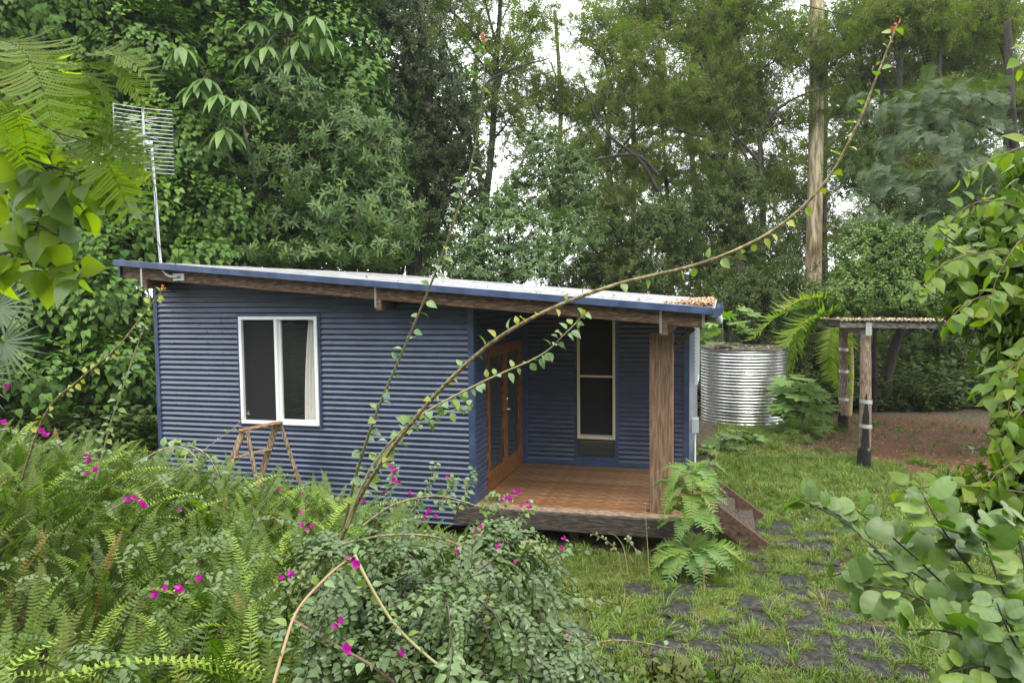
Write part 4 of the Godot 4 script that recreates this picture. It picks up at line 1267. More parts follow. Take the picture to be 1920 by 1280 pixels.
	tree("pale_green_tree", "taller pale green tree behind the rounded bluish-green tree", "tree", "", f5, [on_ground(f5) + Vector3(0, 3, 0), on_ground(f5) + Vector3(0.2, 6.5, 0)], 0.16, [[1010, 300, 24.5, 70, 80], [1080, 340, 24.5, 60, 80], [980, 380, 24, 70, 60], [1090, 430, 24, 60, 60]], 1300, S.whorl_small, L.soft, [Color(0.11, 0.165, 0.06), Color(0.09, 0.14, 0.05)], bark_dark, {"shell": 0.4, "out": 0.9, "up": 0.5, "mess": 0.5})
	# olive open-crowned trees with sky between
	var oc := [Color(0.19, 0.235, 0.05), Color(0.155, 0.2, 0.042), Color(0.235, 0.265, 0.065), Color(0.13, 0.175, 0.042)]
	var oo := {"shell": 0.1, "out": 0.6, "up": 0.1, "mess": 0.7, "bump": 0.5, "lump": 3.5, "thin": 0.4, "twigs": 7, "limb": 0.3, "floor": -1.0}
	var go2 := "tall open-crowned olive trees behind the cabin"
	var ol := [
		[[930, 130, 31], [[860, 40, 31, 90, 60], [950, 110, 31, 75, 60], [900, 190, 31, 60, 40], [1010, 40, 32, 55, 45], [790, -20, 31, 90, 50], [900, -60, 31, 110, 50], [1010, 170, 32, 60, 50], [960, 220, 31, 60, 40]], 1800, "olive tree whose arching boughs reach over the rounded tree", 0.2, 890],
		[[1140, 300, 31], [[1130, 200, 31, 80, 55], [1190, 110, 31, 80, 60], [1100, 280, 31, 60, 45], [1190, 290, 31.5, 75, 50], [1150, 370, 31, 55, 35], [1120, 60, 32, 55, 45], [1060, 180, 32, 50, 40], [1240, 190, 31, 70, 60], [1060, 380, 31, 60, 50]], 2300, "olive tree with a forked dark trunk right of the tall thorny shoot", 0.2, 1230],
		[[1330, 200, 33], [[1290, 60, 33, 100, 70], [1390, 140, 33, 110, 70], [1300, 190, 32.5, 90, 60], [1400, 240, 33, 90, 55], [1240, -20, 33, 90, 55], [1330, 290, 32, 60, 35], [1420, 20, 33, 90, 60], [1450, 330, 33, 60, 50], [1490, 90, 32, 70, 60], [1500, 210, 32, 50, 40], [1350, 370, 33, 80, 50]], 3400, "broad olive tree left of the pale smooth trunk", 0.22, 1420],
		[[1620, 150, 36], [[1590, 60, 36, 80, 55], [1660, 130, 36, 80, 55], [1590, 200, 36, 55, 40], [1700, 30, 36, 80, 50], [1600, 300, 36, 60, 50], [1560, 120, 32.3, 50, 60], [1680, 250, 35, 80, 50]], 2200, "thin olive tree just right of the pale smooth trunk", 0.18, 1680],
		[[1790, 150, 34], [[1780, 110, 34, 85, 60], [1850, 40, 34, 90, 60], [1880, 160, 34, 70, 60], [1750, 200, 34, 60, 50], [1800, 270, 34, 70, 40], [1740, 20, 34, 70, 50]], 2400, "olive tree whose heavy dark bough crosses the top right corner", 0.3, 1870],
	]
	var boughs := {
		1870: [[[1890, 120], [1860, 5], [1760, 12], [1680, 32], [1600, 30], [1500, 8]], [[1890, 230], [1800, 168], [1720, 165], [1640, 175]]],
		1420: [[[1425, 330], [1430, 240], [1480, 190], [1545, 165], [1610, 140]], [[1420, 300], [1370, 250], [1310, 255], [1240, 230]], [[1420, 330], [1360, 220], [1330, 120]]],
		1230: [[[1235, 360], [1200, 300], [1130, 240], [1090, 140]], [[1235, 330], [1190, 290], [1090, 300], [1040, 260]]],
		890: [[[890, 300], [905, 170], [960, 130], [1030, 110]], [[890, 320], [870, 200], [840, 90], [800, 20]]],
	}
	for q in ol:
		var ft := at(q[5], 620, q[0][2])
		var g := on_ground(ft)
		var head := at(q[0][0], q[0][1], q[0][2])
		var made := tree("olive_tree", q[3], "tree", go2, ft, [g + Vector3(rf(-0.3, 0.3), 2.5, 0), g.lerp(head, 0.6) + Vector3(rf(-0.4, 0.4), 0.6, 0), head, head + Vector3(rf(-0.5, 0.5), 3.0, 0)], q[4], q[1], q[2], S.fine, L.thin, oc, bark_dark, oo)
		for bq in boughs.get(q[5], []):
			var lb := MB.new()
			var pts := []
			for e in bq: pts.append(at(e[0], e[1], q[0][2] - 1.5) - g)
			lb.tube(smooth_line(pts, 14), taper(14, 0.085, 0.02), 6)
			part("limb", lb.mesh(true), bark_dark, made)
	# dark understorey beyond the tank
	var uc := [Color(0.065, 0.105, 0.025), Color(0.08, 0.12, 0.03), Color(0.05, 0.08, 0.022), Color(0.1, 0.135, 0.03)]
	var uo := {"shell": 0.3, "out": 0.7, "up": 0.3, "bump": 0.5, "twigs": 6}
	var un := [
		[[[1150, 470, 25.5, 70, 60], [1230, 440, 26, 70, 60], [1190, 530, 25, 90, 40], [1110, 520, 25, 60, 30]], 1500, "low leafy tree showing over the roof right of the rounded tree", 1190, 25.5],
		[[[1320, 420, 28, 80, 70], [1390, 370, 28, 60, 55], [1310, 510, 27, 90, 50], [1420, 480, 27.5, 70, 60]], 1700, "leafy tree behind the water tank, with sky between its branches", 1350, 27.5],
		[[[1400, 570, 24, 80, 50], [1340, 590, 23.5, 60, 40], [1470, 560, 24.5, 60, 60], [1450, 640, 24, 60, 40]], 1200, "dark bushy tree directly behind the water tank", 1400, 24],
		[[[1560, 640, 25, 90, 70], [1500, 720, 24, 60, 60], [1600, 720, 24, 60, 60], [1530, 775, 22.5, 60, 25], [1600, 780, 22.5, 60, 20]], 1300, "dark bushy tree seen between the shelter post and the tank", 1560, 24.5],
		[[[1690, 640, 26, 90, 70], [1760, 700, 25.5, 90, 70], [1650, 740, 25, 70, 45], [1700, 775, 23, 70, 22], [1760, 780, 22.5, 60, 20]], 1700, "dark bushy tree under the shelter roof, behind the leaning trunk", 1700, 26],
		[[[1850, 640, 26, 100, 80], [1920, 720, 25, 90, 70], [1830, 740, 25, 70, 45], [1830, 775, 23, 70, 22], [1900, 770, 22.5, 60, 25], [1900, 480, 27, 90, 90]], 1300, "dark bushy tree at the back of the red dirt clearing", 1860, 26],
		[[[1620, 330, 29, 60, 60], [1690, 420, 28.5, 80, 60], [1780, 400, 29, 80, 60], [1850, 380, 29, 80, 70]], 1500, "mid-green tree behind the feathery bluish branches", 1740, 29],
	]
	for q in un:
		var ft := at(q[3], 700, q[4])
		var g := on_ground(ft)
		tree("understorey_tree", q[2], "tree", "dark understorey trees beyond the tank and shelter", ft, [g + Vector3(rf(-0.3, 0.3), 1.5, 0), g + Vector3(rf(-0.6, 0.6), 4.0, 0)], 0.14, q[0], q[1], S.small, L.soft, uc, bark_dark, uo)
	# pale eucalypt trunk
	var e0 := on_ground(at(1530, 640, 33))
	var et := thing("smooth_barked_tree", "tall straight tree with pale yellow-grey smooth trunk", "tree", e0)
	var eb := MB.new()
	var line := smooth_line([Vector3(0, -0.3, 0), at(1526, 520, 33) - e0, at(1530, 300, 33) - e0, at(1532, 60, 33) - e0, at(1530, -260, 33) - e0], 24)
	eb.tube(line, taper(24, 0.36, 0.26), 14)
	var smooth_bark := mat(Color(0.5, 0.44, 0.3), 0.7, noise_tex("eubark", 0.012, 5, Color(0.42, 0.36, 0.28), Color(1, 1, 1), 512, 0.6, 1.9, 20.0), Vector3(0.7, 0.09, 0.7))
	part("trunk", eb.mesh(true), smooth_bark, et)
	var limb := MB.new()
	limb.tube(smooth_line([at(1515, 315, 33) - e0, at(1480, 298, 33) - e0, at(1425, 290, 33) - e0], 8), taper(8, 0.06, 0.02), 6)
	part("limb", limb.mesh(true), smooth_bark, et)
	var ef := foliage(pxblobs([[1530, -200, 33, 150, 90], [1450, -120, 33, 90, 60], [1610, -110, 33, 80, 60]], e0), 1200, oc, oo)
	scatter("crown", S.fine, L.thin, ef[0], ef[1], et)
	# slim dark trunks among the right-hand trees
	for q in [[1698, 1705, 30, 0.16], [1735, 1748, 31, 0.2], [1762, 1764, 30, 0.13], [1640, 1655, 35, 0.12], [1385, 1372, 34, 0.13], [1255, 1240, 34, 0.1], [1870, 1885, 31, 0.26]]:
		var g := on_ground(at(q[0], 620, q[2]))
		var hd := at(q[1], -80, q[2])
		tree("slim_tree", "slim dark-trunked tree in the wood behind the clearing", "tree", "slim dark trunks behind the clearing", g, [g.lerp(hd, 0.35) + Vector3(rf(-0.25, 0.25), 0, 0), g.lerp(hd, 0.7) + Vector3(rf(-0.3, 0.3), 0, 0), hd], q[3], [[q[1] - 30, 40, q[2], 70, 50], [q[1] + 40, 200, q[2] + 0.5, 60, 40], [q[1] - 10, 330, q[2] + 0.5, 55, 40], [q[1] + 20, 440, q[2], 55, 40]], 1100, S.fine, L.thin, oc, bark_dark, oo)
	# heavy dark bough in the top right
	# feathery bluish acacia
	var a0 := on_ground(at(1930, 640, 23))
	var at_ := thing("feathery_acacia", "bluish feathery-leaved tree spreading layered branches over the shelter", "tree", a0)
	var al := MB.new()
	al.tube(smooth_line([Vector3(0, -0.3, 0), at(1925, 420, 23) - a0, at(1900, 250, 23) - a0, at(1890, 40, 23) - a0], 16), taper(16, 0.22, 0.09), 9)
	part("trunk", al.mesh(true), bark_dark, at_)
	var xf := []; var cc := []
	for br in [[[1900, 260, 23], [1780, 215, 22.5], [1640, 200, 22]], [[1905, 320, 23], [1800, 270, 22.5], [1690, 262, 22]], [[1910, 380, 23], [1760, 350, 22], [1640, 330, 22]], [[1910, 420, 23], [1760, 420, 21.8], [1610, 410, 21.6]], [[1900, 220, 23], [1830, 180, 22.6], [1740, 175, 22.4]], [[1915, 300, 22], [1860, 300, 21.6], [1800, 310, 21.4]]]:
		var pts := []
		for q in br: pts.append(at(q[0], q[1], q[2]) - a0)
		var lb := MB.new()
		lb.tube(smooth_line(pts, 10), taper(10, 0.05, 0.012), 6)
		part("limb", lb.mesh(true), bark_dark, at_)
		for k in 100:
			var t := rf(0.15, 1.05)
			var p := along(pts, minf(t, 0.999)) + Vector3(rf(-0.5, 0.5), rf(-0.22, 0.3), rf(-0.6, 0.6))
			var d: Vector3 = (pts[-1] - pts[0]).normalized()
			xf.append(Transform3D(basis_y(d * 0.5 + Vector3(rf(-0.8, 0.8), rf(-0.5, 0.5), rf(-0.8, 0.8)), Vector3.DOWN + rdir() * 0.6).scaled(Vector3.ONE * rf(0.8, 1.5)), p))
			var f := rf(0.75, 1.25)
			cc.append(Color(0.115, 0.16, 0.095) * f)
	scatter("crown", S.feather, L.soft, xf, cc, at_)
	# dense glossy shrub behind the shelter
	var f6 := at(1640, 700, 20.6)
	tree("clipped_shrub", "dense rounded small-leaved shrub above the shelter roof", "shrub", "", f6, [on_ground(f6) + Vector3(0, 1.2, 0), on_ground(f6) + Vector3(0, 2.4, 0)], 0.1, [[1630, 490, 20.4, 65, 60], [1690, 500, 20.4, 70, 65], [1600, 560, 20.2, 60, 45], [1690, 560, 20, 90, 40], [1760, 540, 20.6, 70, 60]], 2300, S.dense, L.gloss, [Color(0.1, 0.17, 0.035), Color(0.075, 0.135, 0.028), Color(0.135, 0.21, 0.045)], bark_dark, {"shell": 0.6, "out": 0.9, "up": 0.2, "mess": 0.4, "bump": 0.3})
	# leaning dark trunk below the shelter
	var g7 := on_ground(at(1650, 780, 20.8))
	tree("leaning_tree", "dark leaning trunk standing behind the shelter", "tree", "", g7, [at(1668, 690, 20.8), at(1690, 620, 20.9), at(1740, 540, 21)], 0.16, [[1750, 560, 21, 60, 40], [1810, 600, 21.5, 60, 40]], 500, S.dense, L.soft, uc, bark_dark, {"thin": 0.6})
	# undergrowth at the forest edge
	xf = []; cc = []
	for k in 2600:
		var u := rf(-80, 300); var d := rf(15.5, 19.0); var v := 800.0
		if k > 900:
			u = rf(1300, 1960); d = rf(20.5, 26.0)
		if k > 2200:
			u = rf(300, 1300); d = rf(21.5, 24.0)
		var p := on_ground(at(u, v, d))
		if p.x > -5.6 and p.x < 3.2 and p.z > -8.6: continue
		if p.x > 5.0 and p.x < 11.0 and p.z > -11.2: continue
		if Vector2(p.x - 3.745, p.z + 10.56).length() < 1.4: continue
		xf.append(Transform3D(basis_y(Vector3(rf(-0.5, 0.5), 1, rf(-0.5, 0.5)), rdir()).scaled(Vector3.ONE * rf(0.8, 1.9)), p + Vector3(0, rf(-0.05, 0.7) * rng.randf(), 0)))
		var c: Color = uc[rng.randi() % 4]
		cc.append(c.lerp(uc[rng.randi() % 4], rng.randf()))
	tag(scatter("undergrowth", S.ovate, L.soft, xf, cc, self), "low leafy undergrowth along the forest edge", "undergrowth", "", "stuff")
	# distant wood that closes the view below the sky gaps
	xf = []; cc = []
	for k in 5200:
		var u := rf(-500, 2400); var d := rf(42, 60)
		var p := at(u, 600, d)
		var hgt := (5.2 if u > 760 else 13.0) + 1.6 * lumpy.get_noise_1d(u * 0.5) * 2.0
		if u > 900 and u < 1500: hgt -= 1.6
		p.y = rf(-1.0, hgt)
		xf.append(Transform3D(basis_y(Vector3(rf(-0.5, 0.5), 1, rf(-0.5, 0.5)), rdir()).scaled(Vector3.ONE * rf(1.6, 3.2)), p))
		var c: Color = uc[rng.randi() % 4]
		cc.append(c.lerp(uc[rng.randi() % 4], rng.randf()))
	tag(scatter("distant_wood", S.small, L.soft, xf, cc, self), "far-off wood seen through the trunks", "wood", "", "stuff")
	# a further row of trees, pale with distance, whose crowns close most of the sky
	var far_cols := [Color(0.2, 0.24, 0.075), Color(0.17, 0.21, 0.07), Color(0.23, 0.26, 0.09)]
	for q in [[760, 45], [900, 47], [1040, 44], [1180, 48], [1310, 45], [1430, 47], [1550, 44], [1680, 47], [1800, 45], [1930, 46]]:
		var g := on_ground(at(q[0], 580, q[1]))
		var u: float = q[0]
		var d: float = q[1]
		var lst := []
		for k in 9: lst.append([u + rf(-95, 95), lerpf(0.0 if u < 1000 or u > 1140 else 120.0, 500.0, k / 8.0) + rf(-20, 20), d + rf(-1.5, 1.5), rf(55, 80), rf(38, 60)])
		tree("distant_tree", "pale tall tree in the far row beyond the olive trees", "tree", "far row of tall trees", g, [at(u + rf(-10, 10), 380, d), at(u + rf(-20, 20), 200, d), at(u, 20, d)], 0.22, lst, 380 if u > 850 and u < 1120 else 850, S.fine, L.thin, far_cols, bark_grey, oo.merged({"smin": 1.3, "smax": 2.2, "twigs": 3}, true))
	# trees behind the photographer, which the glass and the tank mirror
	for q in [[-9, 15, 0.3], [-2.5, 18.5, 0.3], [4.5, 19.5, 0.28], [11, 17, 0.3], [14.5, 9, 0.28]]:
		var g := on_ground(Vector3(q[0], 0, q[1]))
		var t := thing("garden_tree", "leafy garden tree standing on the bank opposite the cabin", "tree", g, "garden trees opposite the cabin")
		var tb := MB.new()
		tb.tube(smooth_line([Vector3(0, -0.3, 0), Vector3(0.2, 2, 0), Vector3(0, 4.5, 0.2)], 10), taper(10, q[2], 0.12), 9)
		part("trunk", tb.mesh(true), bark_grey, t)
		var fo := foliage([[Vector3(0, 4.2, 0), Vector3(3.6, 3.2, 2.4)], [Vector3(1.0, 7.2, 0), Vector3(3.0, 2.4, 2.2)], [Vector3(-1.6, 1.8, 0), Vector3(2.6, 1.8, 1.8)]], 1500, uc, {"shell": 0.5, "smin": 1.3, "smax": 2.2, "face": true})
		scatter("crown", S.vine, L.soft, fo[0], fo[1], t)

func build_umbrella_and_palms():
	# umbrella tree: palmate drooping leaflets
	var um := leaf_mesh(0.6, 0.19, LANCE, 0.25, 0.35, 0.0, 0.1)
	var cols := [colleaf(Color(0.075, 0.14, 0.035), 0.5), colleaf(Color(0.095, 0.17, 0.045), 0.5), colleaf(Color(0.115, 0.2, 0.045), 0.5)]
	var specs := [[[530, 60, 20.2], [[480, 40], [530, 20], [590, 30], [500, 85], [560, 75], [545, 110], [610, 70], [470, 100]], "umbrella-leaved tree with drooping fingered leaves high among the vines"], [[390, 150, 18.4], [[385, 145], [340, 85], [410, 175], [365, 160]], "small umbrella-leaved plant pushing through the vine below the large one"], [[440, 190, 18.4], [[452, 185], [420, 240]], "smallest umbrella-leaved plant among the vines right of the antenna"]]
	for s in specs:
		var hc := at(s[0][0], s[0][1], s[0][2])
		var c := on_ground(hc + FWD * 1.2)
		hc -= c
		var t := thing("umbrella_tree", s[2], "tree", c, "umbrella-leaved trees")
		var st := MB.new()
		st.tube(smooth_line([Vector3(0, -0.2, 0), hc * 0.5 + Vector3(0.15, 0, -0.6), hc + FWD * 0.3], 12), taper(12, 0.08, 0.03), 7)
		part("trunk", st.mesh(true), bark_grey, t)
		for h in s[1]:
			var hub := at(h[0], h[1], s[0][2] - rf(0.1, 0.6)) - c
			var pb := MB.new()
			pb.tube(smooth_line([hc + FWD * 0.3, hub.lerp(hc, 0.4) + Vector3(0, 0.1, 0), hub], 6), taper(6, 0.014, 0.008), 5)
			var pt := part("leaf_stalk", pb.mesh(true), bark_grey, t)
			for k in 9:
				var a := TAU * k / 9.0 + rf(-0.15, 0.15)
				var d := Vector3(cos(a), -0.55 + rf(-0.25, 0.15), sin(a))
				var lf := part("leaflet", um, cols[rng.randi() % 3], pt)
				lf.transform = Transform3D(basis_y(d, Vector3(cos(a) * 0.5, 1, sin(a) * 0.5)).scaled(Vector3.ONE * rf(0.85, 1.2)), hub)
	# feather palm behind the tank
	var g := on_ground(at(1592, 790, 20.3))
	var pal := thing("feather_palm", "young palm with yellow-green feather fronds between the tank and the shelter", "palm", g)
	var crown := at(1592, 585, 20.3) - g
	var tb := MB.new()
	tb.tube(smooth_line([Vector3(0, -0.2, 0), Vector3(0.05, 1.2, 0), crown], 10), taper(10, 0.07, 0.045), 9)
	part("trunk", tb.mesh(true), mat(Color(0.3, 0.26, 0.12), 0.7), pal)
	var pm := [colleaf(Color(0.3, 0.4, 0.06), 0.5, 1.1), colleaf(Color(0.24, 0.36, 0.06), 0.5, 1.1), colleaf(Color(0.38, 0.38, 0.08), 0.5, 1.1)]
	var fr := [frond_palm(2.3, 34, 0.6, 0.9), frond_palm(2.0, 30, 0.55, 1.2)]
	for q in [[1645, 400, 20.5, 0], [1438, 515, 20.2, 0], [1440, 640, 19.8, 1], [1540, 680, 19.6, 1], [1500, 580, 19.8, 1], [1620, 440, 21, 0], [1660, 600, 20.6, 1], [1560, 720, 19.8, 1], [1470, 560, 19.6, 0], [1520, 500, 20.0, 0], [1455, 600, 19.6, 1], [1590, 470, 20.6, 0], [1545, 620, 19.4, 1]]:
		var d: Vector3 = at(q[0], q[1], q[2]) - g - crown
		var hor := Vector3(d.x, 0, d.z).normalized()
		var ln := d.length()
		# frond rises along +y and leans over +z
		var o := part("frond", fr[q[3]], pm[rng.randi() % 3], pal)
		var yv: Vector3 = (d.normalized() + Vector3.UP * (0.35 if q[3] == 0 else 0.75)).normalized()
		o.transform = Transform3D(basis_y(yv, (hor - Vector3.UP * 0.8).normalized()).scaled(Vector3.ONE * clampf(ln / 1.7, 0.6, 1.3)), crown)
	# fan palm at the left edge
	var fg := on_ground(at(-30, 860, 12.5))
	var fp := thing("fan_palm", "small fan palm at the edge of the forest left of the ferns", "palm", fg)
	var seg := leaf_mesh(0.75, 0.05, LANCE, 0.4, 0.12, 0.0, 0.02)
	var fm := [colleaf(Color(0.08, 0.13, 0.07), 0.45, 0.6), colleaf(Color(0.1, 0.15, 0.08), 0.45, 0.6)]
	for h in [[-5, 575, 12.4, -0.2], [5, 640, 12.2, -0.9], [-60, 560, 12.6, 0.4], [-50, 700, 12.2, -0.6]]:
		var hub := at(h[0], h[1], h[2]) - fg
		var pb := MB.new()
		pb.tube(smooth_line([Vector3(0, -0.1, 0), hub * 0.5 + Vector3(-0.1, 0.2, 0), hub], 8), taper(8, 0.02, 0.012), 5)
		var pt := part("leaf_stalk", pb.mesh(true), bark_grey, fp)
		for k in 19:
			var a: float = -1.9 + 3.8 * k / 18.0 + h[3]
			var d := RIGHT * cos(a) + Vector3.UP * sin(a) - FWD * 0.25
			var lf := part("leaf_segment", seg, fm[k % 2], pt)
			lf.transform = Transform3D(basis_y(d, -FWD + rdir() * 0.25).scaled(Vector3.ONE * rf(0.85, 1.05)), hub)
	# lobed-leaved plants round the tank
	var lob := lobed_leaf(0.46)
	var lc := [colleaf(Color(0.2, 0.32, 0.085), 0.6, 1.0), colleaf(Color(0.25, 0.37, 0.1), 0.6, 1.0), colleaf(Color(0.16, 0.27, 0.065), 0.6, 1.0)]
	var ld := [colleaf(Color(0.085, 0.15, 0.04), 0.75, 0.6), colleaf(Color(0.105, 0.18, 0.05), 0.75, 0.6)]
	for q in [[1502, 795, 17.6, 20, 125, 40, lc, "tall plant with pale lobed leaves against the right side of the tank", 1.0], [1380, 800, 16.2, 38, 45, 17, ld, "low plant with dark lobed leaves in front of the tank", 0.85], [1352, 800, 21.6, 40, 215, 30, lc, "lobed-leaved plant behind the tank, showing above its lid", 1.0], [1325, 815, 15.6, 10, 30, 7, lc, "small lobed-leaved seedling at the cabin end wall", 0.6]]:
		var b0 := on_ground(at(q[0], q[1], q[2]))
		var t := thing("lobed_leaf_plant", q[7], "plant", b0, "lobed-leaved plants round the tank")
		var hgt: float = q[4] * q[2] / FOCAL; var wd: float = q[3] * q[2] / FOCAL
		var st := MB.new()
		st.tube(smooth_line([Vector3(0, -0.05, 0), Vector3(0.04, hgt * 0.5, 0), Vector3(0, hgt * 0.9, 0)], 8), taper(8, 0.025, 0.01), 6)
		part("stem", st.mesh(true), mat(Color(0.12, 0.14, 0.06), 0.7), t)
		for k in q[5]:
			var y := hgt * pow(rf(0.05, 1.0), 0.7) if q[4] < 200 else hgt * rf(0.55, 1.0)
			var a := rf(0, TAU)
			var o := Vector3(cos(a), 0, sin(a)) * wd * rf(0.2, 0.75)
			var lf := part("leaf", lob, q[6][rng.randi() % q[6].size()], t)
			lf.transform = Transform3D(basis_y(Vector3(cos(a), rf(-0.6, 0.15), sin(a)), Vector3.UP + Vector3(cos(a), 0, sin(a)) * 1.1 - FWD * 0.4).scaled(Vector3.ONE * rf(0.85, 1.3) * q[8]), Vector3(0, y - 0.1, 0) + o)

func build_saplings():
	# two young jacarandas by the deck
	var fr := [frond_bipinnate(0.66, 19, 0.19, 11, 0.85, 1.3, 0.75), frond_bipinnate(0.6, 18, 0.18, 10, 1.1, 1.3, 0.75), frond_bipinnate(0.74, 20, 0.18, 11, 0.65, 1.3, 0.75)]
	var fm := [colleaf(Color(0.37, 0.51, 0.19), 0.6, 1.1), colleaf(Color(0.42, 0.55, 0.17), 0.6, 1.1), colleaf(Color(0.33, 0.48, 0.21), 0.6, 1.1)]
	var stemm := mat(Color(0.22, 0.13, 0.06), 0.7)
	for s in [[[1293, 1120, 9.1], [[1290, 1060, 9.1], [1300, 960, 9.1], [1296, 872, 9.1]], 40, [872, 985], "tall feathery sapling growing up past the deck corner", 0.68], [[1320, 1120, 8.4], [[1320, 1080, 8.4], [1324, 1046, 8.4]], 24, [1030, 1038], "low feathery sapling with drooping fronds in front of the deck edge", 0.8]]:
		var p0 := at(s[0][0], s[0][1], s[0][2])
		var k0: float = (GROUND - EYE.y) / (p0 - EYE).y
		var b0 := on_ground(at(s[1][0][0], 1000, s[1][0][2]))
		var t := thing("feathery_sapling", s[4], "sapling", b0, "feathery saplings at the deck")
		var pts := [Vector3(0, -0.05, 0)]
		for q in s[1]: pts.append(at(q[0], q[1], q[2]) - b0)
		var st := MB.new()
		st.tube(smooth_line(pts, 12), taper(12, 0.011, 0.004), 6)
		part("stem", st.mesh(true), stemm, t)
		for k in s[2]:
			var f: float = float(k) / (s[2] - 1)
			var v := lerpf(s[3][0], s[3][1], f)
			var tt := 1.0
			var p: Vector3 = pts[-1]
			if s[2] > 12:
				p = at(1296 + rf(-4, 4), v, 9.1) - b0
			var a: float = k * 2.4 + rf(-0.3, 0.3)
			var hor := Vector3(cos(a), 0, sin(a))
			var lift := rf(0.25, 0.7) if s[2] > 12 else rf(0.35, 0.8)
			var o := part("frond", fr[rng.randi() % 3], fm[rng.randi() % 3], t)
			o.transform = Transform3D(basis_y(hor + Vector3.UP * lift, (hor * 0.2 - Vector3.UP).normalized()).scaled(Vector3.ONE * rf(0.85, 1.1) * s[5]), p)

